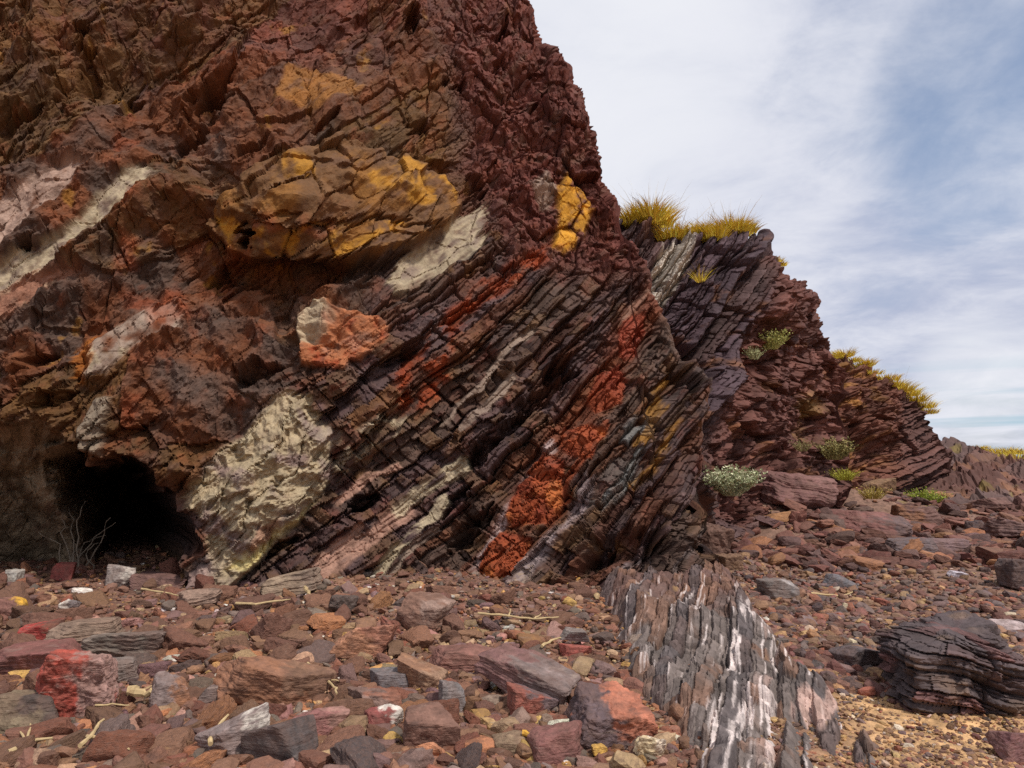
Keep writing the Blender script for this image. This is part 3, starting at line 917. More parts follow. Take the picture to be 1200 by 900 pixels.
    tag(root, kind='structure')
    names = {1: ('pale_outcrop', 'cream and mauve scalloped rock bulging beside the cave'), 2: ('ochre_slab', 'bright yellow ochre rock slab near the skyline'), 3: ('red_block', 'orange red block with a cream corner'),
             4: ('grey_slab', 'pale grey leaning slab under the ochre stained blocks'), 5: ('pale_vein', 'cream vein slanting across the left of the cliff'), 6: ('ochre_stained_ledge', 'jutting brown ledge stained with yellow ochre')}
    for k in list(names) + [10 + i for i in range(len(nods))]:
        if not (ff == k).any():
            continue
        v, f, c = submesh(V_, Fc, cl, ff == k)
        nm, lb = names.get(k, ('red_nodule', None))
        o = obj(nm, mesh_np(nm, v, f, c, [M_CLIFF]), root)
        if lb:
            o['label'] = lb
    return root


build_cliff()


# ================================================================== BUTTRESSES BEHIND
def buttress(name, sil, ctrl, x0, x1, nu, nv, nb, zb, yref, angs, seed, crumb_poly, colf, back=6.0, jag=0.2):
    P, N, px, py = cliff_base(sil, ctrl, x0, x1, nu, nv, nb, zb, back, 0.06, jag, seed)
    MP = yref / FPX
    wx = fbm(px * 0.02, py * 0.02, 4, seed + 1); wy = fbm(px * 0.02, py * 0.02, 4, seed + 2)
    fx = fbm(px * 0.09, py * 0.09, 3, seed + 3)
    tf, af = bed_field(angs, px.min() - 5, px.max() + 5, max(py.min(), 0), 720, 30, 26, scale=MP)
    wpx = px + 7 * wx + 2 * fx; wpy = py + 7 * wy + 2 * fx
    t = tf(wpx, wpy).astype(F32); a = af(wpx, wpy).astype(F32)
    U, V = px * MP, py * MP
    cr = smooth(poly_sd(px + 8 * wx, py + 8 * wy, crumb_poly), -12, 12)
    x1_, c1, id1, hb1 = beds(a, t, 0.62, 2.2, seed + 4, .5, .8)
    x2, c2, id2, hb2 = beds(a, t, 0.22, 0.6, seed + 5, .6, .8)
    x3, c3, id3, hb3 = beds(a, t, 0.085, 0.28, seed + 6, .6, .5)
    db = .42 * x1_ + .22 * x2 + .08 * x3 - .16 * smooth(c1, .05, 0) - .10 * smooth(c2, .03, 0) - .03 * smooth(c3, .012, 0)
    f5, e5, g5 = facets(a / 0.9, t / 0.6, seed + 7, 1.8)
    f6, e6, g6 = facets(a / 0.33, t / 0.2, seed + 8, 1.9)
    f7, e7, g7 = facets(U / 0.12, V / 0.1, seed + 9, 1.9)
    dc = .22 * f5 + .14 * f6 + .08 * f7 + .7 * shards(U / 1.1 + .2 * wx, V / .9, seed + 17) + .28 * shards(U / .36, V / .30, seed + 18) + .10 * shards(U / .12, V / .1, seed + 19) + .3 * (ridged(U * .8, V * .8, 5, seed + 10) - .6) - .10 * smooth(e5, .07, 0) - .05 * smooth(e6, .1, 0)
    d = db * (1 - cr) + dc * cr + .25 * fbm(U * .5, V * .5, 3, seed + 11) + .05 * fbm(U * 4, V * 4, 4, seed + 12)
    nz = fbm(U * .8, V * .8, 5, seed + 13); nz2 = fbm(U * 2.4, V * 2.4, 4, seed + 14); nst = fbm(a * .8, t * 9, 4, seed + 15)
    rnd = (1 - cr) * id2 + cr * g6
    col, extra = colf(px + 5 * wx, py + 5 * wy, cr, rnd, nz, nz2, nst, hb1, id1)
    d = d + extra
    col = rich(col * (0.68 + .6 * rnd)[..., None] * (1 + .35 * nst)[..., None], 1.2, .80)
    P2 = P + N * d[..., None]
    o = obj(name, mesh_np(name, P2.reshape(-1, 3), grid_faces(nu, nv + nb), col.reshape(-1, 3), [M_FAR]))
    tag(o, kind='structure')
    return o


def col_b(px, py, cr, rnd, nz, nz2, nst, hb, id1):
    col = np.zeros(px.shape + (3,), F32) + colour((.10, .064, .062))
    col = lerp(col, colour((.14, .062, .050)), np.clip(cr * .8 + smooth(nz, 0, .5) * .3, 0, 1))
    col = lerp(col, colour((.085, .058, .068)), smooth(hb, .5, .8) * (1 - cr) * .8)
    col = lerp(col, colour((.24, .105, .045)), smooth(nz2, .18, .5) * .5)
    pale = smooth(poly_sd(px + 6 * nz2, py + 6 * nz, [(744, 366), (754, 330), (774, 296), (800, 278), (820, 276), (806, 312), (790, 340), (758, 378)]), -3, 4)
    col = lerp(col, colour((.50, .44, .38)), pale * smooth(nz2 + .5 * nst, -.5, -.05))
    tan = smooth(poly_sd(px, py, [(930, 470), (960, 440), (970, 520), (940, 520)]), -5, 8)
    col = lerp(col, colour((.30, .19, .08)), tan * smooth(nz2, -.2, .3) * .6)
    return col, .04 * pale - .9 * smooth(poly_sd(px, py, [(738, 370), (770, 385), (830, 425), (828, 455), (800, 440), (735, 400)]), -3, 12)


def col_c(px, py, cr, rnd, nz, nz2, nst, hb, id1):
    col = np.zeros(px.shape + (3,), F32) + colour((.15, .066, .048))
    col = lerp(col, colour((.27, .135, .05)), smooth(nz2 + .4 * nz, .0, .4) * smooth(px, 1060, 1000) * .8)
    col = lerp(col, colour((.085, .05, .048)), smooth(px, 1030, 1070) * .6)
    return col, -.8 * smooth(poly_sd(px, py, [(975, 525), (1005, 500), (1045, 520), (1040, 560), (980, 560)]), -4, 14) * 0.6


buttress('cliff_buttress',
         [(690, 240, 13.6), (735, 262, 13.8), (790, 270, 14), (845, 278, 14.3), (895, 284, 14.8), (908, 296, 15), (913, 318, 15.3), (940, 344, 15.9), (962, 372, 16.4), (980, 396, 16.8), (978, 420, 17.2), (984, 520, 17.3), (990, 600, 17.4)],
         [(690, 260, 13.6), (740, 270, 13.9), (800, 280, 13.9), (880, 288, 14.4), (908, 296, 14.9), (940, 345, 15.7), (978, 400, 16.7), (745, 350, 13.2), (760, 400, 13), (800, 440, 12.9), (840, 500, 13), (830, 600, 12.6), (890, 340, 14), (870, 420, 13.7), (880, 500, 14.3),
          (890, 600, 13.6), (920, 430, 15), (950, 460, 16.2), (950, 600, 15.5), (985, 600, 17), (740, 560, 12.4)],
         1.2, 7.9, 430, 420, 50, 0.2, 14.0,
         [(760, 330, 52), (800, 400, 52), (830, 340, 50), (860, 450, 58), (900, 400, 60), (950, 450, 55), (880, 540, 62), (800, 560, 62)], 400,
         [(902, 270), (900, 330), (880, 390), (850, 470), (820, 600), (1100, 700), (1100, 250)], col_b)
buttress('cliff_headland',
         [(800, 372, 19), (940, 402, 20), (975, 412, 20.5), (1010, 425, 21), (1040, 448, 21.6), (1070, 464, 22.3), (1090, 472, 22.8), (1098, 496, 23.2), (1103, 535, 23.4), (1104, 600, 23.5)],
         [(820, 420, 19), (820, 580, 18), (940, 420, 20), (975, 415, 20.4), (1010, 428, 20.9), (1040, 450, 21.5), (1088, 475, 22.7), (1100, 530, 23.3), (950, 560, 18.5), (1000, 500, 20), (1000, 580, 18.6), (1050, 520, 21.1), (1040, 600, 20), (1095, 600, 22), (1070, 560, 21.8)],
         6.4, 14.2, 380, 260, 40, 0.6, 21.0,
         [(980, 460, 35), (1030, 500, 28), (1080, 520, 15), (1000, 560, 30)], 500,
         [(900, 380), (1060, 380), (1050, 520), (1020, 620), (900, 640)], col_c, back=8)


# far rocky slope on the right, and the low ground around
def build_hill():
    nu, nv = 620, 420
    x = np.linspace(9, 40, nu); y = np.linspace(15, 46, nv)
    X, Y = np.meshgrid(x, y)
    ridge = np.interp(X, [9, 17, 18.8, 20.3, 22.3, 26, 40], [3.0, 2.75, 2.45, 2.1, 1.55, 0.9, 0.2])
    Z = ground_z(X, Y)
    k = smooth(Y, 19, 31)
    Z = Z * (1 - k) + np.maximum(ridge, Z * .3) * k - .15 * smooth(Y, 17.5, 15) 
    Z = np.where(Y > 32, Z - .06 * (Y - 32), Z)
    w = fbm(X * .4, Y * .4, 4, 600)
    h, c, i, hb = beds((X * .9 + Y * .2) + w, (Y * .75 - X * .35) + .8 * w, .9, 2.4, 603, .6, 1.0)
    f, e, g = facets(X / .7 + .3 * w, Y / .7, 605, 1.5)
    amp = smooth(Y, 16.5, 20) * smooth(X, 9, 12)
    Z = Z + amp * (.42 * h + .25 * f + .5 * shards(X / 1.5, Y / 1.1, 607) + .2 * shards(X / .5, Y / .4, 609) - .16 * smooth(c, .08, 0) + .10 * beds(X * .9 + Y * .2 + w, Y * .75 - X * .35 + .8 * w, .28, .7, 610, .6, 1.)[0] + .10 * fbm(X * 2, Y * 2, 5, 611))
    nz = fbm(X * .6, Y * .6, 5, 613)
    col = np.zeros(X.shape + (3,), F32) + colour((.105, .048, .038))
    col = lerp(col, colour((.18, .085, .045)), smooth(nz + .3 * (g - .5), .05, .4) * .7)
    col = lerp(col, colour((.09, .06, .055)), smooth(i, .6, .8) * .7)
    col = lerp(col, colour((.20, .15, .03)), smooth(fbm(X * 1.1, Y * 1.1, 5, 617), .30, .45) * .5)
    col = col * (.7 + .5 * g + .3 * i)[..., None]
    o = obj('hill', mesh_np('hill', np.stack([X, Y, Z], -1).reshape(-1, 3), grid_faces(nu, nv), col.reshape(-1, 3), [M_FAR]))
    tag(o, kind='structure')


build_hill()


def build_ground():
    # one sheet, finely divided near the camera, out to the horizon
    def axis(near0, near1, step, far, n):
        a = np.arange(near0, near1, step)
        g = np.geomspace(1, far, n)
        return np.concatenate([near0 - (g[::-1] - 1 + step * 2), a, near1 + (g - 1) + step])
    x = axis(-9, 13, 0.05, 3000, 30); y = axis(1.0, 21, 0.05, 3000, 30)
    X, Y = np.meshgrid(x, y)
    Z = ground_z(X, Y)
    near = smooth(np.abs(X - 2), 14, 10) * smooth(np.abs(Y - 10), 13, 10)
    Z = Z + near * (.018 * fbm(X * 5, Y * 5, 4, 703) + .012 * facets(X * 9, Y * 9, 711, 1.2)[0])
    nz = fbm(X * .8, Y * .8, 5, 705); n2 = fbm(X * 4, Y * 4, 4, 707)
    g = facets(X * 14, Y * 14, 709)[2]
    col = np.zeros(X.shape + (3,), F32) + colour((.18, .095, .07))
    col = lerp(col, colour((.24, .13, .08)), smooth(nz, -.1, .4))
    right = smooth(X - .17 * (Y - 4), 1.4, 2.4)
    col = lerp(col, colour((.19, .11, .078)), right * .8)
    sand = right * smooth(Y + 1.0 * nz + .3 * n2, 6.6, 5.4)
    col = lerp(col, colour((.52, .31, .15)), sand)
    col = lerp(col, colour((.34, .20, .105)), right * smooth(nz + .4 * n2, .05, .4) * smooth(Y, 13, 8) * .6)
    col = col * (.72 + .55 * g)[..., None]
    o = obj('ground', mesh_np('ground', np.stack([X, Y, Z], -1).reshape(-1, 3), grid_faces(len(x), len(y)), col.reshape(-1, 3), [M_GROUND]))
    tag(o, kind='structure')


build_ground()
#--STAGE2
# ================================================================== LOOSE STONES
_ico = {}


def ico(level):
    if level not in _ico:
        bm = bmesh.new()
        bmesh.ops.create_icosphere(bm, subdivisions=level, radius=1.0)
        v = np.array([q.co[:] for q in bm.verts]); f = np.array([[q.index for q in p.verts] for p in bm.faces])
        bm.free()
        _ico[level] = (v / np.linalg.norm(v, axis=1, keepdims=True), f)
    return _ico[level]


def n3(P, s, sc):
    """cheap 3-D noise from three 2-D slices"""
    return (vnoise(P[:, 0] * sc + 3.1, P[:, 1] * sc + P[:, 2] * sc * .37, s) + vnoise(P[:, 1] * sc - 1.7, P[:, 2] * sc + P[:, 0] * sc * .31, s + 1) + vnoise(P[:, 2] * sc + 5.3, P[:, 0] * sc - P[:, 1] * sc * .29, s + 2)) / 1.8


def stone_geo(level, seed, dims=(1, .75, .5), cuts=6, rough=.05, layer=0.0, soft=13.0):
    """angular stone: a box with chipped corners, roughened; half sizes dims"""
    r = np.random.default_rng(seed)
    D, Fc = ico(level)
    n = []; dd = []
    for ax in range(3):
        for s in (-1, 1):
            q = np.zeros(3); q[ax] = s
            q = q + r.normal(0, .16, 3); q /= np.linalg.norm(q)
            n.append(q); dd.append(r.uniform(.85, 1.0))
    for _ in range(cuts):
        q = r.normal(0, 1, 3); q /= np.linalg.norm(q)
        n.append(q); dd.append(r.uniform(.84, 1.12))
    n = np.array(n); dd = np.array(dd)
    c = D @ n.T
    k = np.where(c > .05, c / dd[None], 0)
    rad = 1.0 / ((k ** (soft * 2)).sum(1) ** (1 / (soft * 2)))
    P = D * rad[:, None] * np.array(dims)[None]
    m = min(dims)
    if level > 2:
        Q = P / max(dims)
        rough_f = shards(Q[:, 0] * 2.1 + Q[:, 2] * 1.3 + seed, Q[:, 1] * 2.1 - Q[:, 2] * 1.1, seed) + .5 * shards(Q[:, 0] * 5 - Q[:, 2] * 3.1, Q[:, 1] * 4.6 + Q[:, 2] * 2.7 + seed, seed + 3)
        P = P * (1 + 2.6 * rough * rough_f.astype(float))[:, None]
    nn = rough * (n3(P / max(dims), seed, 2.3) + .6 * n3(P / max(dims), seed + 9, 5.5) + .35 * n3(P / max(dims), seed + 19, 13))
    P = P * (1 + nn[:, None])
    if layer:
        tt = (P[:, 2] / m + .25 * n3(P / max(dims), seed + 31, 1.6)) * 3.2
        P[:, :2] *= (1 + layer * .55 * (vnoise(tt * 1.0, tt * 0 + seed, seed + 37) + .6 * vnoise(tt * 2.7, tt * 0 + seed, seed + 41)))[:, None]
    return P, Fc


def hits(px, py):
    """ground points seen at many photograph pixels"""
    dx = (px - 600) / FPX; up = (450 - py) / FPX
    dy = cP - sP * up; dz = sP + cP * up
    Y = np.full(px.shape, 6.0)
    for _ in range(14):
        z = ground_z(dx / dy * Y, Y)
        Y = .5 * Y + .5 * np.clip((z - CAM[2]) / np.minimum(dz / dy, -.012), 2.5, 60)
    x = dx / dy * Y
    return x, Y, ground_z(x, Y)


M_HERO = rock_material('boulder_rock', bump=0.7, bscale=16, var=0.5, source='attr', streak=0.25, objrand=True, dust=0.45)
M_STRIPE = rock_material('striped_stone', bump=0.75, bscale=16, var=0.5, source='attr', streak=0.6, objrand=True, dust=0.4)

MAROON, DKRED, BROWN, GREY, SLATE = (.160, .080, .056), (.18, .070, .046), (.185, .100, .062), (.16, .122, .100), (.082, .064, .056)
ORANGE, TAN, PINK, RED, WHITE, OLIVE, PURPLE, OCHRE = (.32, .145, .075), (.34, .225, .135), (.30, .16, .13), (.36, .062, .042), (.62, .55, .48), (.185, .14, .09), (.175, .105, .098), (.42, .25, .095)


def boulder(name, label, cat, px, py, w, h, col, col2=None, split=.25, deep=.8, yaw=0., tilt=0., roll=0., seed=1, cuts=6, rough=.055, layer=0.0, level=5, mat=None, Y=None, sink=.18, z=None, axis=(1, 0, .2)):
    """one named stone whose foot is seen at a photograph pixel; w, h in photograph pixels"""
    if Y is None:
        x_, y_, z_ = [float(q[0]) for q in hits(np.array([float(px)]), np.array([float(py)]))]
    else:
        p = at(px, py, Y); x_, y_, z_ = p
    if z is not None:
        z_ = z
    sc = y_ / FPX
    W, H = w * sc / 2, h * sc / 2
    P, Fc = stone_geo(level, seed, (W, W * deep, H), cuts, rough, layer)
    cl = np.zeros((len(P), 3), F32) + np.array(col, F32)
    if col2 is not None:
        q = P / np.array([W, W * deep, H])
        s = q @ np.array(axis) + .9 * n3(q, seed + 51, 1.3) + .45 * n3(q, seed + 57, 4) + .25 * n3(q, seed + 58, 11)
        cl = lerp(cl, np.array(col2, F32), smooth(s, split - .25, split + .25))
    cl = cl * (1 + .35 * n3(P / max(W, H), seed + 59, 3) + .3 * n3(P / max(W, H), seed + 60, 9))[:, None].clip(.4, 1.7)
    R = np.array(Matrix.Rotation(yaw, 3, 'Z') @ Matrix.Rotation(tilt, 3, 'Y') @ Matrix.Rotation(roll, 3, 'X'))
    P = P @ R.T
    zmin = P[:, 2].min()
    o = obj(name, mesh_np(name, P, Fc, cl, [mat or M_HERO]), None, (x_, y_ + W * deep * .7, z_ - zmin - sink * 2 * H))
    tag(o, label, cat)
    TAKEN.append((x_, y_ + W * deep * .7, max(W, W * deep) * .85))
    return o


TAKEN = []
B_ = boulder
B_('boulder', 'big bright red boulder with white streaks at the left foot of the beach', 'boulder', 72, 850, 84, 82, RED, (.34, .20, .17), .25, .8, .25, .12, .1, 101, 8, .08, level=6, mat=M_STRIPE)
B_('boulder', 'grey banded stone leaning on the big red boulder', 'stone', 16, 860, 66, 48, OLIVE, SLATE, .2, .7, .4, .1, 0, 102, 5, .05, .10, mat=M_STRIPE)
B_('boulder', 'long orange brown boulder with a white capped end, tilted to the right', 'boulder', 322, 830, 112, 58, (.27, .125, .07), BROWN, .3, .5, .30, .30, .1, 103, 5, .05, .05, level=6)
B_('stone', 'upright grey stone with a rust side, left of the orange brown boulder', 'stone', 192, 836, 44, 44, (.22, .17, .16), ORANGE, .35, .7, .5, .2, 0, 104, 6)
B_('stone', 'square dark banded block just left of the orange brown boulder', 'stone', 265, 826, 44, 28, (.15, .11, .10), None, 0, .8, .1, .05, 0, 105, 3, .03, .06, mat=M_STRIPE)
B_('stone', 'smooth dark slate stone lying at the bottom edge of the photo', 'stone', 325, 903, 78, 56, (.085, .070, .068), None, 0, .8, -.3, -.25, 0, 106, 5, .02)
B_('stone', 'long grey stone with white streaks beside the smooth slate', 'stone', 280, 893, 66, 44, (.22, .17, .16), WHITE, .75, .5, .6, -.35, 0, 107, 5, .04, .06, mat=M_STRIPE)
B_('boulder', 'flat topped orange pink boulder alone in the middle of the shingle', 'boulder', 422, 772, 62, 36, (.40, .19, .11), (.33, .14, .09), .2, .7, .2, .05, 0, 108, 7, .06)
B_('boulder', 'long purple slab with pale streaks sloping down to the right', 'boulder', 622, 828, 112, 48, (.185, .095, .088), (.19, .145, .135), .2, .5, -.55, .28, .1, 109, 4, .05, .10, level=6, mat=M_STRIPE)
B_('boulder', 'rugged boulder, dark on its left and coral red on its right', 'boulder', 720, 880, 96, 60, (.10, .07, .075), (.42, .15, .09), .05, .8, .2, .1, .1, 110, 8, .08, level=6)
B_('boulder', 'rounded maroon block below the long purple slab', 'boulder', 652, 898, 68, 42, (.20, .085, .075), None, 0, .8, .3, .05, 0, 111, 6, .05)
B_('stone', 'upright grey splintered stone like a tree stump', 'stone', 527, 842, 30, 44, (.20, .175, .17), None, 0, .7, .5, .1, 0, 112, 5, .04, .06, mat=M_STRIPE)
B_('stone', 'squared brown block on the lower middle beach', 'stone', 497, 886, 52, 48, (.19, .10, .075), None, 0, .8, .3, .1, 0, 113, 6, .04)
B_('stone', 'olive brown block right of the squared brown block', 'stone', 598, 892, 46, 32, (.23, .16, .10), None, 0, .8, -.2, -.1, 0, 114, 5, .04, .05)
B_('stone', 'rounded dark grey stone behind the white patched stone', 'stone', 460, 812, 46, 26, (.15, .14, .145), None, 0, .7, .1, .1, 0, 115, 6, .03)
B_('stone', 'dark red stone with a bright white patch', 'stone', 448, 860, 40, 30, (.24, .06, .055), WHITE, .2, .7, .4, -.2, 0, 116, 6, .05)
B_('boulder', 'flat maroon slab at the left edge behind the red boulder', 'boulder', 30, 792, 96, 32, (.22, .085, .075), None, 0, .8, .1, -.05, 0, 117, 5, .04, .04)
B_('boulder', 'layered grey green slab near the left of the shingle', 'boulder', 132, 778, 82, 34, (.20, .165, .135), (.17, .12, .10), .3, .6, .4, .12, 0, 118, 4, .04, .12, mat=M_STRIPE)
B_('boulder', 'striped tan and brown slab behind the grey green slab', 'boulder', 92, 756, 76, 28, (.24, .165, .12), None, 0, .6, .2, -.08, 0, 119, 4, .04, .12, mat=M_STRIPE)
B_('stone', 'glossy crimson stone on the left shingle', 'stone', 40, 752, 46, 18, (.36, .04, .035), DKRED, .3, .6, .2, -.15, 0, 120, 6, .05)
B_('boulder', 'dark wavy banded stone right of the red boulder', 'boulder', 124, 806, 50, 30, (.15, .12, .115), (.20, .16, .14), .1, .8, .3, 0, 0, 121, 6, .05, .10, mat=M_STRIPE)
B_('boulder', 'big brown wedge of stone up the middle bank', 'boulder', 492, 742, 56, 40, (.22, .12, .085), (.30, .20, .16), .6, .7, -.4, .35, 0, 122, 5, .04, .05)
B_('boulder', 'grey brown slab below the wedge, chestnut on top', 'boulder', 545, 790, 74, 28, (.22, .10, .08), None, 0, .7, .2, .05, 0, 123, 5, .05, .04)
B_('stone', 'brown and tan split stone in front of the orange pink boulder', 'stone', 492, 812, 52, 30, (.27, .14, .08), (.36, .22, .14), .3, .8, -.3, .25, 0, 124, 6, .05)
B_('stone', 'maroon stone against the foot of the cliff right of middle', 'stone', 510, 714, 28, 20, (.23, .095, .085), None, 0, .8, .4, 0, 0, 125, 6, .03)
B_('stone', 'layered grey stone sitting on a red stone near the striped rib', 'stone', 673, 766, 30, 14, (.21, .185, .17), None, 0, .8, 0, 0, 0, 126, 3, .03, .06, mat=M_STRIPE, z=.26)
B_('stone', 'flat brick red stone under the layered grey stone', 'stone', 675, 772, 34, 16, (.34, .09, .07), None, 0, .8, .1, 0, 0, 127, 4, .03)
B_('stone', 'brown block with a reddish face on the lower left of middle', 'stone', 440, 836, 52, 28, (.19, .12, .10), (.27, .11, .07), .3, .8, .3, .1, 0, 128, 6, .05)
B_('stone', 'light ochre stone between two white stones', 'stone', 585, 862, 34, 16, (.52, .32, .14), (.62, .48, .32), .3, .7, .2, .1, 0, 129, 6, .06)
B_('stone', 'red brown stone between purple slab and olive block', 'stone', 618, 842, 48, 34, (.30, .09, .065), (.17, .12, .13), .2, .8, .5, .2, 0, 130, 6, .05)
B_('stone', 'golden nugget stone by the red sided boulder', 'stone', 703, 896, 18, 14, (.62, .36, .07), None, 0, .8, .3, 0, 0, 131, 7, .06, level=4)
B_('stone', 'cream pitted stone at the foot of the striped rib', 'stone', 760, 896, 34, 30, (.66, .52, .32), (.70, .58, .45), .2, .8, .4, .2, 0, 132, 7, .09)
B_('stone', 'pink slab stone at the bottom left of middle', 'stone', 372, 868, 60, 34, (.28, .12, .11), PINK, .5, .6, .3, -.1, 0, 133, 5, .05, .06)
B_('stone', 'white chalky stone lying flat beside the purple slab', 'stone', 385, 806, 22, 10, WHITE, None, 0, .8, .2, 0, 0, 134, 7, .08, level=4)
B_('stone', 'small white speckled stone by the cave mouth', 'stone', 78, 716, 18, 14, WHITE, (.15, .13, .13), .2, .8, .2, 0, 0, 135, 7, .09, level=4)
B_('stone', 'white chip standing on edge left of the grey green slab', 'stone', 45, 770, 13, 13, (.72, .70, .68), None, 0, .6, .2, .3, 0, 136, 6, .06, level=4)
B_('stone', 'pale grey angular stone standing at the left of the cave', 'stone', 12, 684, 18, 18, (.40, .37, .33), None, 0, .7, .2, .1, 0, 137, 5, .04, level=4)
B_('stone', 'red rounded stone at the cave mouth', 'stone', 70, 680, 24, 22, (.25, .055, .045), None, 0, .9, .2, .1, 0, 138, 6, .03)
B_('stone', 'grey white stone in front of the dark of the cave', 'stone', 135, 688, 34, 26, (.26, .22, .20), WHITE, .6, .8, .2, .1, 0, 139, 6, .05)
B_('stone', 'dark slab fallen inside the cave', 'boulder', 185, 690, 56, 20, (.15, .08, .07), None, 0, .8, .1, .1, 0, 140, 6, .04)
B_('stone', 'banded tan slab leaning at the foot of the pale outcrop', 'stone', 335, 700, 70, 26, (.30, .22, .15), (.22, .16, .12), .2, .6, .3, -.2, 0, 141, 4, .05, .12, mat=M_STRIPE)
B_('stone', 'layered fan shaped stone below the cave', 'stone', 232, 712, 42, 20, (.30, .20, .15), None, 0, .7, .2, -.2, 0, 142, 5, .05, .12, mat=M_STRIPE)
B_('stone', 'amber stained maroon stone at the left edge', 'stone', 8, 725, 34, 28, (.22, .10, .08), (.55, .30, .04), .35, .8, .1, 0, 0, 143, 6, .04)
# right hand scree and the pile below the buttress
B_('rock', 'large square grey block on the scree above the striped rib', 'boulder', 914, 704, 46, 26, (.17, .145, .135), (.30, .27, .26), .6, .6, .2, .1, 0, 201, 4, .04, .05, sink=.12)
B_('rock', 'dark flat stone on the gravel right of the striped rib', 'stone', 1008, 785, 46, 26, (.095, .08, .085), None, 0, .8, .2, .1, 0, 202, 5, .03)
B_('rock', 'slate sliver pointing right on the scree', 'stone', 985, 690, 32, 14, (.15, .15, .165), None, 0, .5, .2, .3, 0, 203, 5, .03)
B_('rock', 'lilac white stone on the far gravel', 'stone', 1124, 678, 20, 9, (.55, .50, .55), None, 0, .8, .2, 0, 0, 204, 6, .05, level=4)
B_('rock', 'broad dark outcrop stone low on the far gravel', 'rock', 1074, 652, 54, 22, (.12, .095, .10), None, 0, .9, .1, 0, 0, 205, 6, .06, .08)
B_('rock', 'orange lichen covered slab leaning in the rock pile', 'boulder', 984, 590, 70, 34, (.36, .135, .05), (.16, .09, .085), .5, .7, -.2, .25, .2, 206, 5, .05, .04, axis=(-.3, -.2, -1))
B_('rock', 'big maroon layered boulder at the front of the rock pile', 'boulder', 938, 628, 92, 46, (.16, .075, .07), (.20, .10, .09), .2, .7, .15, .15, .1, 207, 6, .06, .10, level=6)
B_('rock', 'long reddish boulder right of the layered maroon boulder', 'boulder', 1032, 636, 86, 40, (.19, .08, .07), (.12, .08, .08), .3, .7, -.2, .1, .1, 208, 6, .06, .08, level=6)
B_('rock', 'dark jagged boulder under the pale bush', 'boulder', 892, 606, 48, 34, (.085, .055, .055), None, 0, .8, .3, -.1, 0, 209, 7, .07, .05)
B_('rock', 'black jagged boulder behind the orange lichen slab', 'boulder', 932, 582, 50, 36, (.07, .045, .047), None, 0, .8, .6, .2, 0, 210, 7, .07, .05)
B_('rock', 'rust brown boulder below the headland', 'boulder', 1078, 612, 54, 26, (.24, .11, .06), (.15, .08, .07), .1, .8, .2, 0, 0, 211, 6, .05, .05)
B_('rock', 'small brown boulder beside the dry grass below the headland', 'boulder', 1032, 590, 32, 18, (.22, .13, .07), None, 0, .8, .5, 0, 0, 212, 6, .05)
B_('rock', 'dark wedge of rock at the right edge above the layered outcrop', 'rock', 1196, 692, 40, 34, (.075, .055, .055), None, 0, .8, .2, .1, 0, 213, 6, .05, .06)
B_('rock', 'maroon rock cut by the bottom right corner of the photo', 'rock', 1198, 892, 46, 26, (.17, .08, .08), None, 0, .8, .2, .1, 0, 214, 6, .05)
B_('rock', 'pale pink flat stone by the layered dark outcrop', 'stone', 1190, 742, 36, 14, (.42, .33, .32), None, 0, .8, .2, 0, 0, 215, 6, .05)
B_('rock', 'black boulder on the slope below the far hill', 'boulder', 1148, 628, 26, 20, (.06, .042, .045), None, 0, .8, .2, 0, 0, 216, 6, .06)
B_('rock', 'orange faced boulder below the green tuft', 'boulder', 1110, 592, 34, 18, (.36, .17, .07), MAROON, .3, .8, .2, .1, 0, 217, 6, .05)
B_('rock', 'purple brown slab between the gravel and the rock pile', 'boulder', 1108, 648, 60, 18, (.19, .12, .12), None, 0, .9, .1, .05, 0, 218, 5, .05, .08)
B_('rock', 'dark red boulder at the right of the slope', 'boulder', 1170, 600, 40, 18, (.14, .07, .06), None, 0, .9, .2, 0, 0, 219, 6, .06, .08)
B_('rock', 'low layered rock at the far right of the slope', 'rock', 1190, 632, 50, 22, (.13, .075, .07), None, 0, .9, .1, .05, 0, 220, 5, .06, .12)


B_('rock', 'dark brown boulder against the right end of the high cliff', 'boulder', 838, 655, 40, 44, (.115, .062, .046), None, 0, .9, .3, .2, .1, 221, 7, .07, .05)
B_('rock', 'tall maroon block behind the brown boulder at the cliff end', 'boulder', 846, 628, 34, 52, (.10, .052, .044), None, 0, .9, .6, -.15, .1, 222, 7, .07, .06)
B_('rock', 'small tan boulder low at the right end of the cliff', 'boulder', 858, 668, 26, 20, (.19, .11, .065), None, 0, .9, .3, .1, .1, 223, 7, .06)
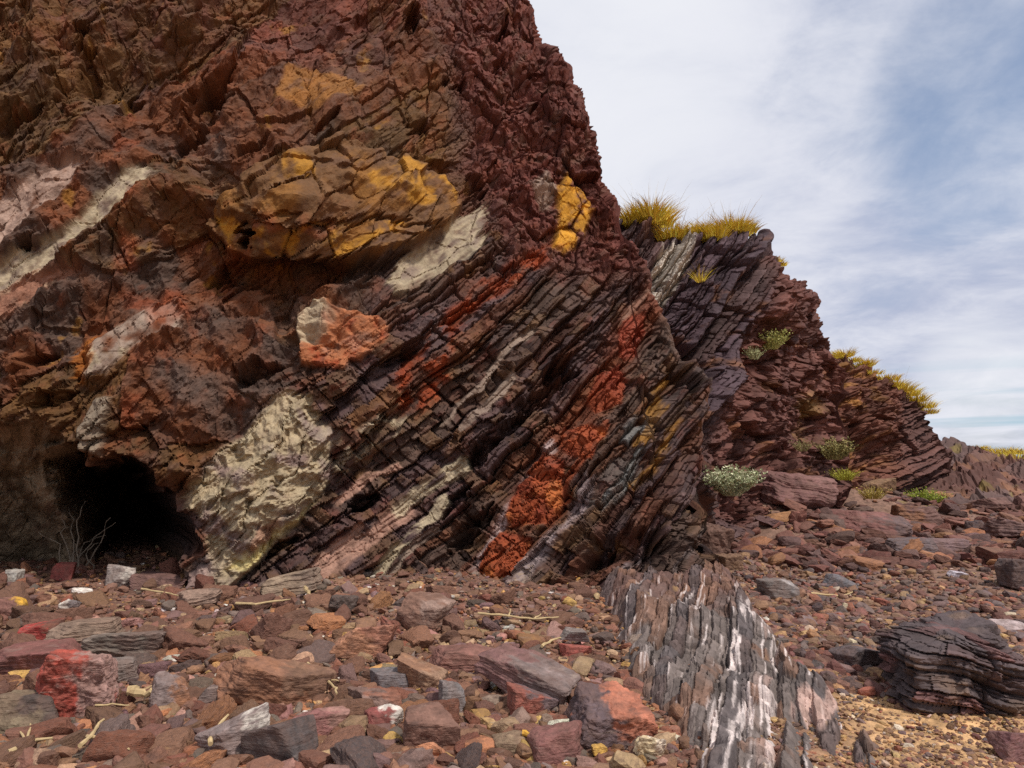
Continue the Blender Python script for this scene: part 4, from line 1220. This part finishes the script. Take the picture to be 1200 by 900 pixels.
# the layered dark outcrop standing in the sand at the right
def layered_outcrop():
    p = at(1160, 842, 5.2)
    zg = float(ground_z(p[0], p[1]))
    D, Fc = ico(7)
    P, _ = stone_geo(7, 311, (.50, .42, .34), 7, .03)
    an = np.arctan2(P[:, 1], P[:, 0])
    tt = -P[:, 2] - .16 * P[:, 0] + .05 * n3(P, 312, 1.6)
    aa = an * .5 + .02 * n3(P, 315, 6)
    h, c, i, hb = beds(aa, tt, .115, .34, 317, .5, .7)
    h2, c2, i2, hb2 = beds(aa, tt, .042, .13, 319, .5, .5)
    h3, e3, g3 = facets(aa / .06, tt / .03, 321, 1.4)
    side = 1 - smooth(np.abs(D[:, 2]), .75, .98)
    d = (.05 * h + .03 * h2 + .012 * h3 + .22 * shards(aa / .22, tt / .2, 341) + .07 * shards(aa / .07, tt / .05, 342) - .05 * smooth(c, .014, 0) - .02 * smooth(c2, .006, 0)) * side
    hor = np.stack([np.cos(an), np.sin(an), an * 0 + .15], -1)
    P = P + hor * d[:, None] + D * (.012 * n3(P, 323, 12))[:, None]
    P[:, 2] += .16 * P[:, 0] * (-.35) + .03 * n3(P, 325, 3)
    nz = n3(P, 331, 4)
    col = np.zeros((len(P), 3), F32) + colour((.085, .062, .062))
    col = lerp(col, colour((.13, .065, .06)), smooth(i, .55, .8))
    col = lerp(col, colour((.19, .12, .08)), smooth(nz, .2, .6) * .6)
    col = col * (.75 + .5 * i2)[:, None]
    o = obj('layered_outcrop', mesh_np('layered_outcrop', P, Fc, col, [M_CLIFF]), None, (p[0] + .06, p[1] + .42, zg + .22))
    tag(o, 'dark outcrop of flat layered rock standing in the sand at the right edge', 'rock outcrop')
    TAKEN.append((p[0] + .06, p[1] + .42, .62))


layered_outcrop()


# the striped rib of upturned beds running down to the camera
RIB_PX = [(684, 690), (702, 740), (716, 790), (748, 850), (775, 925), (775, 990), (1150, 990), (1110, 925), (1050, 862), (1000, 815), (940, 762), (895, 712), (874, 668), (862, 622), (690, 630)]
RIB = np.stack(hits(np.array([p[0] for p in RIB_PX], float), np.array([p[1] for p in RIB_PX], float))[:2], -1)
RIB[-2:, 1] = 9.7


def build_rib():
    x = np.arange(.3, 3.7, .0075); y = np.arange(3.0, 9.8, .011)
    X, Y = np.meshgrid(x, y)
    X = X.astype(F32); Y = Y.astype(F32)
    w = fbm(X * 1.5, Y * 1.5, 4, 400); w2 = fbm(X * 6, Y * 6, 3, 403)
    sd_ = poly_sd(X + .16 * w + .05 * w2, Y + .16 * w + .05 * w2, RIB) - .30 * smooth(np.abs(vnoise((X - .34 * Y) * 2.2, Y * .5 + 3, 405)), .14, .0) * smooth(X - .34 * (Y - 4), 1.15, 1.45)
    ph = math.radians(19)
    a = X * math.sin(ph) + Y * math.cos(ph) + .08 * w
    t = X * math.cos(ph) - Y * math.sin(ph) + .05 * w + .006 * w2 + .02 * (Y - 6) ** 2 * .4
    t0 = t - (t[sd_ > 0].min() if (sd_ > 0).any() else 0)
    h1, c1, i1, b1 = beds(a, t + .012 * w2, .34, .8, 411, .9, -.5)
    h2, c2, i2, b2 = beds(a + .04 * w2, t + .008 * w2, .13, .30, 413, 1.4, -.35)
    h3, c3, i3, b3 = beds(a + .03 * w2, t + .004 * w2, .05, .11, 415, 1.2, -.3)
    H = np.interp(Y, [3.0, 4.2, 5.5, 7, 8.3, 9.8], [.09, .10, .15, .20, .22, .20]) * np.interp(X - .34 * (Y - 4), [.7, 1.1, 1.5, 2.1], [1.0, 1.1, .72, .55])
    prof = smooth(sd_, -.06, .40)
    z = ground_z(X, Y) - .16 + (H + .16) * prof
    z += prof * (.09 * h1 + .055 * h2 + .020 * h3 + .20 * shards(a / .8, t / .5, 417) + .07 * shards(a / .2, t / .13, 418) + .035 * shards(a / .07, t / .05, 419) - .06 * smooth(c1, .015, 0) - .03 * smooth(c2, .008, 0) - .008 * smooth(c3, .004, 0) + .05 * w + .015 * w2)
    z += prof * (.006 * fbm(a * 12, t * 40, 3, 421))
    nz = fbm(X * 2, Y * 2, 5, 431); st = fbm(a * .9, t * 16, 5, 433); st2 = fbm(a * 2.2, t * 42, 4, 437)
    col = np.zeros(X.shape + (3,), F32) + colour((.150, .118, .106))
    col = lerp(col, colour((.13, .066, .052)), smooth(Y + .8 * nz, 6.2, 7.6) * .85)
    col = lerp(col, colour((.19, .10, .065)), smooth(i2 + .5 * nz, .55, .85) * .75)
    col = lerp(col, colour((.085, .07, .072)), smooth(b2, .55, .75) * .7)
    wst = smooth(st + .5 * st2 + .25 * nz - .25 * (b1 > .5) + .12 * (i2 - .5), .02, .26) * smooth(Y + .5 * nz, 9.0, 7.0)
    col = lerp(col, colour((.60, .51, .48)), wst * .82)
    col = lerp(col, colour((.55, .36, .30)), smooth(fbm(a * 1.2, t * 7, 4, 441), .16, .4) * smooth(X - .34 * (Y - 4), 1.1, 1.5) * .7)
    col = lerp(col, colour((.42, .25, .09)), smooth(fbm(X * 3, Y * 3, 4, 443), .38, .55) * .5)
    col = col * (.72 + .5 * i3)[..., None] * (1 + .3 * st2)[..., None]
    Fc = grid_faces(len(x), len(y))
    keep = (sd_.reshape(-1)[Fc] > -.10).all(1)
    v, f, c = submesh(np.stack([X, Y, z], -1).reshape(-1, 3), Fc, np.clip(col, .012, .9).reshape(-1, 3), keep)
    o = obj('rock_rib', mesh_np('rock_rib', v, f, c, [M_CLIFF]))
    tag(o, 'grey rib of upturned rock beds with white stripes at the bottom right of centre', 'rock outcrop')


build_rib()

# ---- about 240 stones one can tell apart in the shingle
KINDS = [('maroon', MAROON, .26), ('brown', BROWN, .22), ('dark red', DKRED, .10), ('grey', GREY, .09), ('near black', SLATE, .06), ('orange brown', ORANGE, .06), ('tan', TAN, .05), ('dull pink', PINK, .04), ('purple grey', PURPLE, .08)]


def shingle():
    r = np.random.default_rng(23)
    protos = []
    for i in range(26):
        d = (1, r.uniform(.55, .9), r.uniform(.3, .65))
        P, Fc = stone_geo(4, 900 + i, d, int(r.integers(4, 9)), r.uniform(.05, .10), .07 if i % 2 == 0 else 0, r.uniform(8, 16))
        protos.append((mesh_np('stone', P, Fc, None, [M_STONE]), d))
    px = r.uniform(-60, 1010, 9000); py = 668 + (905 - 668) * r.uniform(0, 1, 9000) ** .85
    x, y, z = hits(px, py)
    ok = (poly_sd(x.astype(F32), y.astype(F32), RIB) < -.02) & (px < 780 + .0 * py)
    sizes = np.exp(r.normal(math.log(.062), .40, 9000)).clip(.04, .17)
    n = 0
    wts = np.cumsum([k[2] for k in KINDS])
    made = {}
    for i in np.argsort(-sizes * FPX / y + r.uniform(0, 14, 9000)):
        if not ok[i] or y[i] > 9.6:
            continue
        s = sizes[i]
        if any((x[i] - q[0]) ** 2 + (y[i] - q[1]) ** 2 < (.80 * (s + q[2])) ** 2 for q in TAKEN):
            continue
        TAKEN.append((x[i], y[i], s * .9))
        me, d = protos[int(r.integers(len(protos)))]
        kn, kc, _ = KINDS[min(int(np.searchsorted(wts, r.uniform(0, wts[-1]))), len(KINDS) - 1)]
        if kn in made:
            o = made[kn].copy(); o.data = me; C.objects.link(o)
        else:
            o = made[kn] = obj('stone', me)
        o.location = (x[i], y[i], z[i] + s * d[2] * r.uniform(.05, .55) + .012)
        o.rotation_euler = (r.normal(0, .28), r.normal(0, .28), r.uniform(0, 6.28))
        o.scale = (s, s, s * r.uniform(.8, 1.2))
        f = r.uniform(.72, 1.3)
        o.color = (*[min(.9, c * f * r.uniform(.92, 1.08)) for c in rich(np.array(kc), 1.10, 1.06)], 1)
        tag(o, 'small loose %s stone in the shingle below the cliff' % kn, 'stone', 'loose %s stones of the shingle' % kn)
        n += 1
        if n >= 236:
            break


shingle()


def stuff_stones(name, label, cat, n, pxr, pyr, size, level, seed, pal, wts, test, sd=.35, power=1.0, lift=.5, minpx=1.2, maxy=30, flat=(.35, .7)):
    """the countless rest of the stones as one mesh"""
    r = np.random.default_rng(seed)
    protos = []
    for i in range(14):
        P, Fc = stone_geo(level, seed * 50 + i, (1, r.uniform(.55, .95), r.uniform(*flat)), 6, .05, 0, 9)
        protos.append((P, Fc))
    px = r.uniform(pxr[0], pxr[1], n); py = pyr[0] + (pyr[1] - pyr[0]) * r.uniform(0, 1, n) ** power
    x, y, z = hits(px, py)
    s = np.exp(r.normal(math.log(size), sd, n)).clip(size * .4, size * 3)
    s = np.maximum(s, minpx * y / FPX)
    keep = test(x, y, px, py) & (y < maxy)
    idx = np.nonzero(keep)[0]
    Vs, Fs, Cs = [], [], []
    off = 0
    pal = np.array(pal); cw = np.cumsum(wts) / np.sum(wts)
    which = r.integers(0, len(protos), n)
    for k in range(len(protos)):
        I = idx[which[idx] == k]
        if not len(I):
            continue
        P, Fc = protos[k]
        m = len(I)
        az = r.uniform(0, 6.283, m); tx = r.normal(0, .3, m); ty = r.normal(0, .3, m)
        ca, sa = np.cos(az), np.sin(az); cx, sx = np.cos(tx), np.sin(tx); cy, sy = np.cos(ty), np.sin(ty)
        Rz = np.zeros((m, 3, 3)); Rz[:, 0, 0] = ca; Rz[:, 0, 1] = -sa; Rz[:, 1, 0] = sa; Rz[:, 1, 1] = ca; Rz[:, 2, 2] = 1
        Rx = np.zeros((m, 3, 3)); Rx[:, 0, 0] = 1; Rx[:, 1, 1] = cx; Rx[:, 1, 2] = -sx; Rx[:, 2, 1] = sx; Rx[:, 2, 2] = cx
        Ry = np.zeros((m, 3, 3)); Ry[:, 1, 1] = 1; Ry[:, 0, 0] = cy; Ry[:, 0, 2] = sy; Ry[:, 2, 0] = -sy; Ry[:, 2, 2] = cy
        Rm = Rx @ Ry @ Rz
        V = np.einsum('mij,vj->mvi', Rm, P) * s[I][:, None, None]
        V += np.stack([x[I], y[I], z[I] + s[I] * r.uniform(0, lift, m)], -1)[:, None, :]
        pick = np.searchsorted(cw, r.uniform(0, 1, m)).clip(0, len(pal) - 1)
        c = rich(pal[pick], 1.10, 1.08) * r.uniform(.6, 1.45, (m, 1)) * r.uniform(.92, 1.08, (m, 3))
        nv = len(P)
        Vs.append(V.reshape(-1, 3)); Cs.append(np.repeat(c, nv, 0))
        Fs.append((Fc[None] + (np.arange(m) * nv)[:, None, None] + off).reshape(-1, 3))
        off += m * nv
    o = obj(name, mesh_np(name, np.concatenate(Vs), np.concatenate(Fs), np.clip(np.concatenate(Cs), .01, .85), [M_PEBBLE]))
    tag(o, label, cat, None, 'stuff')


PAL = [MAROON, BROWN, DKRED, GREY, SLATE, ORANGE, TAN, PINK, WHITE, PURPLE, OCHRE]
offrib = lambda x, y, px, py: (poly_sd(x.astype(F32), y.astype(F32), RIB) < .34) & (y < 13)
incave = lambda x, y, px, py: offrib(x, y, px, py) & ((py > 664) | (px < 250))
stuff_stones('shingle', 'countless broken stones of maroon, brown and grey covering the beach', 'shingle', 12500, (-480, 860), (640, 925), .034, 3, 31, PAL, [26, 24, 8, 8, 6, 8, 8, 4, 1.2, 8, 2.5], incave, .46, .85, .55, 2.4, 13)
stuff_stones('gravel', 'fine gravel and chips filling the gaps between the stones', 'gravel', 33000, (-480, 900), (645, 925), .015, 1, 37, PAL, [22, 20, 7, 7, 5, 10, 14, 5, 3.5, 6, 8], incave, .5, .95, .9, 1.1, 13)
PAL2 = [(.150, .070, .058), (.185, .105, .072), (.135, .095, .088), (.235, .135, .080), (.36, .22, .11), (.085, .068, .066), (.50, .40, .31), (.22, .085, .055)]
right = lambda x, y, px, py: (poly_sd(x.astype(F32), y.astype(F32), RIB) < .8) & (px > 780)
stuff_stones('scree', 'loose scree and broken chips spread over the slope at the right', 'scree', 21000, (790, 1560), (585, 850), .026, 2, 41, PAL2, [24, 19, 17, 12, 6, 11, 1.5, 7], lambda x, y, px, py: right(x, y, px, py) & (y > 5.6), .62, .75, .5, 1.2, 24)
stuff_stones('rubble', 'broken slabs of dark red rock strewn over the far slope', 'rubble', 4200, (840, 1560), (572, 672), .085, 3, 47, [(.125, .052, .042), (.16, .075, .055), (.085, .05, .046), (.23, .11, .06)], [10, 8, 8, 3], lambda x, y, px, py: (y > 11) & (x > 3.4), .55, 1.0, .4, 3, 34, (.25, .5))
stuff_stones('sand_grit', 'coarse golden shell grit and pebbles on the sand at the lower right', 'grit', 19000, (780, 1600), (725, 930), .010, 1, 43, PAL2, [9, 16, 7, 24, 30, 4, 6, 6], right, .55, 1.0, .5, .9, 10)


# ================================================================== DRIFTWOOD, ROOTS AND PLANTS
def tube_mesh(name, paths, mat, sides=7):
    V, Fc = [], []
    for pts, r0, r1 in paths:
        pts = [Vector(p) for p in pts]
        n = len(pts); base = len(V)
        for i, p in enumerate(pts):
            d = (pts[min(i + 1, n - 1)] - pts[max(i - 1, 0)]).normalized()
            u = d.cross(Vector((0, 0, 1)) if abs(d.z) < .9 else Vector((1, 0, 0))).normalized()
            w = d.cross(u)
            rr = r0 + (r1 - r0) * i / (n - 1)
            rr *= 1 + .18 * math.sin(i * 2.3 + base)
            for k in range(sides):
                q = 2 * math.pi * k / sides
                V.append(p + (u * math.cos(q) + w * math.sin(q)) * rr)
        for i in range(n - 1):
            for k in range(sides):
                a = base + i * sides + k; b = base + i * sides + (k + 1) % sides
                Fc.append((a, b, b + sides, a + sides))
        for ring in (0, n - 1):
            c = len(V); V.append(pts[ring])
            for k in range(sides):
                a = base + ring * sides + k; b = base + ring * sides + (k + 1) % sides
                Fc.append((a, b, c) if ring else (b, a, c))
    me = bpy.data.meshes.new(name)
    me.from_pydata([v[:] for v in V], [], Fc)
    me.materials.append(mat)
    return me


def wob(pts, n, amp, seed):
    """a polyline resampled with small wobbles"""
    r = random.Random(seed)
    pts = [Vector(p) for p in pts]
    out = []
    for i in range(len(pts) - 1):
        for k in range(n):
            p = pts[i].lerp(pts[i + 1], k / n)
            if i or k:
                p = p + Vector((r.gauss(0, amp), r.gauss(0, amp), r.gauss(0, amp * .5)))
            out.append(p)
    return out + [pts[-1]]


def stick(name, label, cat, branches, rpx, mat, lift=.07, seed=1):
    lift += .025
    rpx *= 1.05
    paths = []
    for j, br in enumerate(branches):
        pts = []
        for q in br:
            x_, y_, z_ = [float(v[0]) for v in hits(np.array([float(q[0])]), np.array([float(q[1])]))]
            pts.append((x_, y_, z_ + (q[2] + .03 if len(q) > 2 else lift if lift > .06 else .02)))
        r = rpx * pts[0][1] / FPX * (1 if j == 0 else .7)
        paths.append((wob(pts, 4, r * .45, seed + j), r, r * .55))
    o = obj(name, tube_mesh(name, paths, mat))
    tag(o, label, cat)


S_ = stick
S_('driftwood', 'short thick sawn driftwood stick right of the red boulder', 'stick', [[(148, 831), (166, 833), (184, 836)]], 5, M_WOOD, .09, 1)
S_('driftwood', 'pale forked driftwood branch in the bottom left corner', 'stick', [[(8, 905), (28, 893), (60, 888)], [(28, 893), (34, 870)], [(28, 893), (22, 880)]], 2.4, M_WOOD, .08, 2)
S_('driftwood', 'straight pale stick slanting up near the bottom left', 'stick', [[(92, 900), (106, 884), (120, 867)]], 2.6, M_WOOD, .09, 3)
S_('driftwood', 'curved thin pale twig along the bottom edge left of the slate', 'stick', [[(100, 886), (128, 890), (150, 902)]], 1.9, M_WOOD, .08, 4)
S_('driftwood', 'splintered pale stick standing by the streaked grey stone', 'stick', [[(245, 905), (252, 885), (266, 868)], [(252, 886), (274, 884)]], 2.6, M_WOOD, .12, 5)
S_('driftwood', 'thin bent twig right of the orange brown boulder', 'stick', [[(360, 798), (376, 814), (392, 828), (394, 836)], [(380, 818), (396, 820)]], 1.7, M_WOOD, .10, 6)
S_('driftwood', 'long thin branch lying across the shingle in the middle', 'stick', [[(560, 735), (592, 738), (626, 742), (655, 740)], [(596, 739), (598, 730)], [(626, 742), (634, 736)]], 1.4, M_WOOD, .10, 7)
S_('driftwood', 'short pale twig below the long thin branch', 'stick', [[(635, 775), (646, 768), (658, 764)]], 1.7, M_WOOD, .09, 8)
S_('driftwood', 'short pale stick leaning by the white patched stone', 'stick', [[(527, 850, .04), (534, 840, .08), (540, 832, .12)]], 1.8, M_WOOD, .09, 9)
S_('driftwood', 'thin straight pale twig on the left shingle', 'stick', [[(110, 849), (130, 848), (150, 849)]], 1.2, M_WOOD, .09, 10)
S_('driftwood', 'thin pale twig in front of the cave', 'stick', [[(165, 702), (190, 706), (208, 710)]], 1.2, M_WOOD, .08, 11)
S_('driftwood', 'pale stick under the foot of the pale outcrop', 'stick', [[(276, 721), (300, 722), (340, 716)]], 1.6, M_WOOD, .09, 12)
S_('driftwood', 'small stub of driftwood left of the orange pink boulder', 'stick', [[(357, 700), (362, 708), (364, 716)]], 2.2, M_WOOD, .08, 13)
S_('driftwood', 'long brown stick across the sand at the right', 'stick', [[(1030, 812), (1062, 822), (1094, 833)]], 1.9, M_WOOD, .015, 14)
S_('driftwood', 'thin stick lying on the scree above the gravel', 'stick', [[(950, 697), (985, 701), (1018, 703)], [(985, 701), (1005, 694)]], 1.3, M_WOOD, .03, 15)
S_('driftwood', 'pale bleached twig on the far gravel', 'stick', [[(985, 655), (1000, 657), (1014, 655)]], 1.3, M_WOOD, .03, 16)
S_('driftwood', 'curled pale twig left of the dark layered outcrop', 'stick', [[(1160, 712), (1166, 706), (1176, 708)]], 1.5, M_WOOD, .03, 17)
S_('seaweed', 'strand of amber seaweed at the bottom right of middle', 'seaweed', [[(612, 886), (625, 890), (640, 898), (655, 893)], [(628, 890), (634, 884)]], 3.0, M_WEED, .10, 18)
S_('seaweed', 'small tuft of amber seaweed near the rock rib', 'seaweed', [[(752, 866), (762, 874), (772, 872)]], 2.4, M_WEED, .07, 19)
# dead roots hanging at the left wall of the cave
rp = at(88, 664, 9.4)
paths = []
rr = random.Random(4)
for k in range(9):
    a0 = Vector(rp) + Vector((rr.uniform(-.25, .25), rr.uniform(-.1, .2), rr.uniform(-.1, .0)))
    tip = a0 + Vector((rr.uniform(-.4, .4), rr.uniform(-.1, .4), rr.uniform(.25, .85)))
    mid = a0.lerp(tip, .5) + Vector((rr.uniform(-.14, .14), 0, .1))
    paths.append((wob([a0, mid, tip], 4, .018, k), .011, .004))
o = obj('dead_bush', tube_mesh('dead_bush', paths, M_ROOT, 5))
tag(o, 'tangle of dead pale roots standing in the mouth of the cave', 'dead bush')


def blades(n, radius, height, width, pal, seed, spread=.6, curl=.5, flat=1.0, dome=False, leaves=0):
    """curved blades from a clump's foot; with leaves, small leaf faces along each stem"""
    r = np.random.default_rng(seed)
    V, Fc, Cl = [], [], []
    pal = np.array(pal)
    for i in range(n):
        an = r.uniform(0, 6.283); rad = radius * math.sqrt(r.uniform(0, 1))
        b = np.array([math.cos(an) * rad, math.sin(an) * rad * flat, r.uniform(-.02, .0)])
        lean = (rad / max(radius, 1e-6)) * spread + r.normal(0, .16)
        out = np.array([math.cos(an + r.normal(0, .5)), math.sin(an + r.normal(0, .5)), 0])
        h = height * r.uniform(.55, 1.15) * (1 - .35 * (rad / max(radius, 1e-6)) ** 2 if dome else 1)
        side = np.array([-out[1], out[0], 0]) * width * r.uniform(.6, 1.3) / 2
        th = r.uniform(0, 6.28)
        side = np.array([math.cos(th), math.sin(th), 0]) * np.linalg.norm(side)
        c = pal[r.integers(len(pal))] * r.uniform(.75, 1.25)
        base = len(V); seg = 4
        pts = []
        for k in range(seg + 1):
            u = k / seg
            p = b + np.array([0, 0, h * u * (1 - .18 * curl * u * u)]) + out * h * (lean * u + curl * .35 * u * u)
            pts.append(p)
            wdt = 1 - u ** 1.5 * .92
            V += [p - side * wdt, p + side * wdt]; Cl += [c, c]
        for k in range(seg):
            q = base + 2 * k
            Fc.append((q, q + 1, q + 3, q + 2))
        for k in range(leaves):
            u = r.uniform(.3, 1.0)
            j = min(int(u * seg), seg - 1)
            p = pts[j] + (pts[j + 1] - pts[j]) * (u * seg - j)
            d1 = r.normal(0, 1, 3); d1[2] = abs(d1[2]) * .8; d1 /= np.linalg.norm(d1)
            d2 = np.cross(d1, r.normal(0, 1, 3)); d2 /= np.linalg.norm(d2)
            l = height * r.uniform(.06, .12); w = l * .28
            q = len(V)
            V += [p, p + d1 * l * .5 - d2 * w, p + d1 * l, p + d1 * l * .5 + d2 * w]
            cc = pal[r.integers(len(pal))] * r.uniform(.75, 1.3)
            Cl += [cc] * 4
            Fc.append((q, q + 1, q + 2, q + 3))
    return np.array(V), np.array(Fc), np.clip(np.array(Cl), .01, .8)


dg_cache = {}


def on_rock(name, px, py):
    """point of a built rock face seen at a photograph pixel"""
    if name not in dg_cache:
        me = bpy.data.objects[name].data
        v = np.empty(len(me.vertices) * 3, F32); me.vertices.foreach_get('co', v)
        v = v.reshape(-1, 3)
        dg_cache[name] = (v, *project(v))
    v, qx, qy = dg_cache[name]
    d = np.hypot(qx - px, qy - py)
    near = np.nonzero(d < max(4, d.min() + 1.5))[0]
    return v[near[np.argmin(v[near, 1])]]


GOLD = [(.74, .54, .06), (.82, .62, .10), (.62, .46, .05), (.66, .40, .05)]
GREEN = [(.22, .24, .03), (.30, .30, .05), (.38, .34, .05)]
PALE = [(.40, .42, .25), (.48, .48, .30), (.30, .34, .17), (.52, .50, .33)]
STRAW = [(.50, .38, .16), (.42, .30, .12), (.55, .45, .22)]


def clump(name, label, cat, p, parts, group=None):
    o0 = None
    for i, (nm, args) in enumerate(parts):
        V, Fc, cl = blades(**args)
        o = obj(nm if o0 else name, mesh_np(nm if o0 else name, V, Fc, cl, [M_LEAF]), o0)
        if o0 is None:
            o.location = p
            tag(o, label, cat, group)
            o0 = o
    return o0


def brow(name, px, up=0.0):
    """the skyline point of a rock face at a photograph column"""
    on_rock(name, px, 0)
    v, qx, qy = dg_cache[name]
    m = np.nonzero(np.abs(qx - px) < 3)[0]
    q = v[m[np.argmin(qy[m])]]
    return Vector((float(q[0]), float(q[1]) + .12, float(q[2]) - .06 + up))


def grass(name, label, face, pxs, hgt, n, seed, wid=.3, stalks=0, pal=GOLD, cat='grass', lean=.55):
    """one clump of grass along a stretch of skyline"""
    Vs, Fs, Cs = [], [], []
    off = 0
    p0 = brow(face, pxs[len(pxs) // 2])
    for i, px in enumerate(pxs):
        p = brow(face, px) - p0
        k = 1 - .35 * abs(2 * i / max(len(pxs) - 1, 1) - 1) ** 2
        for args in ([dict(n=int(n * 1.7), radius=wid, height=hgt * k, width=.020, pal=pal, seed=seed + i, spread=lean, curl=1.3, dome=True)] + ([dict(n=stalks, radius=wid, height=hgt * 1.8 * k, width=.010, pal=STRAW, seed=seed + 50 + i, spread=.25, curl=.5)] if stalks else [])):
            V, Fc, cl = blades(**args)
            Vs.append(V + np.array(p)); Fs.append(Fc + off); Cs.append(cl); off += len(V)
    o = obj(name, mesh_np(name, np.concatenate(Vs), np.concatenate(Fs), np.concatenate(Cs), [M_LEAF]), None, p0)
    tag(o, label, cat)


grass('grass_clump', 'long golden grass clump on the clifftop against the high cliff', 'cliff_buttress', [738, 750, 762, 774, 786, 798], .50, 260, 501, .30, 14)
grass('grass_clump', 'bushier golden grass clump with tall dry stalks on the buttress top', 'cliff_buttress', [818, 830, 842, 854, 866, 874], .42, 260, 521, .28, 22)
grass('grass_tuft', 'small golden tuft on the notch right of the buttress top', 'cliff_buttress', [914, 919], .22, 90, 541, .14)
grass('grass_tuft', 'low yellow grass where buttress meets headland', 'cliff_headland', [980, 986, 992, 998], .35, 120, 551, .25)
grass('grass_tuft', 'thin yellow grass fringe halfway along the headland skyline', 'cliff_headland', [1012, 1020, 1028], .30, 110, 561, .25)
grass('grass_clump', 'broad yellow grass strip on the right end of the headland top', 'cliff_headland', [1044, 1052, 1060, 1068, 1076, 1084, 1090], .42, 170, 571, .35, 3)
grass('grass_tuft', 'golden grass on the crest of the far hill', 'hill', [1178, 1186, 1194, 1204], .45, 120, 581, .6)
grass('grass_tuft', 'small orange tuft on the far hill left of its crest grass', 'hill', [1150, 1156], .3, 90, 591, .4)


def shrub(name, label, p, rad, h, n, leaves, pal, seed, cat='shrub', spread=.9, width=.012):
    clump(name, label, cat, p, [('shrub', dict(n=n, radius=rad * .35, height=h, width=width, pal=pal, seed=seed, spread=spread, curl=.4, dome=True, leaves=leaves))])


def gp(px, py, up=0):
    x_, y_, z_ = [float(v[0]) for v in hits(np.array([float(px)]), np.array([float(py)]))]
    return (x_, y_, z_ + up)


shrub('shrub', 'round pale silvery green bush at the foot of the cliff', tuple(at(858, 580, 11.4)), .36, .46, 330, 14, PALE, 601, spread=1.0)
shrub('shrub', 'yellow green bush growing from the buttress face', tuple(on_rock('cliff_buttress', 901, 413) + np.array([0, -.1, 0])), .38, .40, 130, 14, [(.40, .40, .12), (.32, .34, .10), (.46, .42, .16)], 603)
shrub('shrub', 'small pale bush below the yellow green bush on the buttress face', tuple(on_rock('cliff_buttress', 886, 422) + np.array([0, -.08, 0])), .22, .26, 60, 12, [(.40, .40, .20), (.34, .34, .18)], 604)
shrub('shrub', 'dull olive bush on the ledge between buttress and headland', tuple(at(978, 538, 16.2)), .5, .5, 150, 14, [(.26, .22, .08), (.32, .26, .10), (.20, .18, .07)], 605)
shrub('shrub', 'small olive bush left of the dull ledge bush', tuple(at(940, 528, 14.6)), .25, .25, 70, 12, [(.28, .23, .10), (.22, .19, .08)], 606)
shrub('grass_tuft', 'yellow green tuft behind the orange lichen slab', tuple(at(990, 562, 15.5)), .4, .26, 150, 6, [(.42, .38, .05), (.34, .34, .05)], 607, 'grass')
shrub('grass_tuft', 'dry golden tuft right of the orange lichen slab', tuple(at(1022, 584, 15.6)), .5, .30, 170, 4, [(.44, .33, .08), (.36, .28, .08)], 608, 'grass')
shrub('grass_tuft', 'bright green tuft below the headland', tuple(at(1085, 592, 18.5)), .5, .45, 190, 10, [(.26, .32, .04), (.34, .38, .06), (.22, .26, .04)], 609, 'grass')
shrub('grass_tuft', 'low dull green tuft under the bright green one', tuple(at(1092, 604, 17.2)), .4, .26, 110, 6, [(.28, .26, .06), (.34, .28, .08)], 610, 'grass')
shrub('grass_tuft', 'yellow green tuft on the far slope at the right', tuple(at(1168, 600, 19.5)), .5, .36, 140, 6, [(.42, .36, .05), (.36, .34, .06)], 611, 'grass')
shrub('grass_tuft', 'thin golden grass tuft rooted in the pale rock under the clifftop', tuple(on_rock('cliff_buttress', 816, 330) + np.array([0, -.05, 0])), .2, .35, 60, 0, GOLD, 612, 'grass')
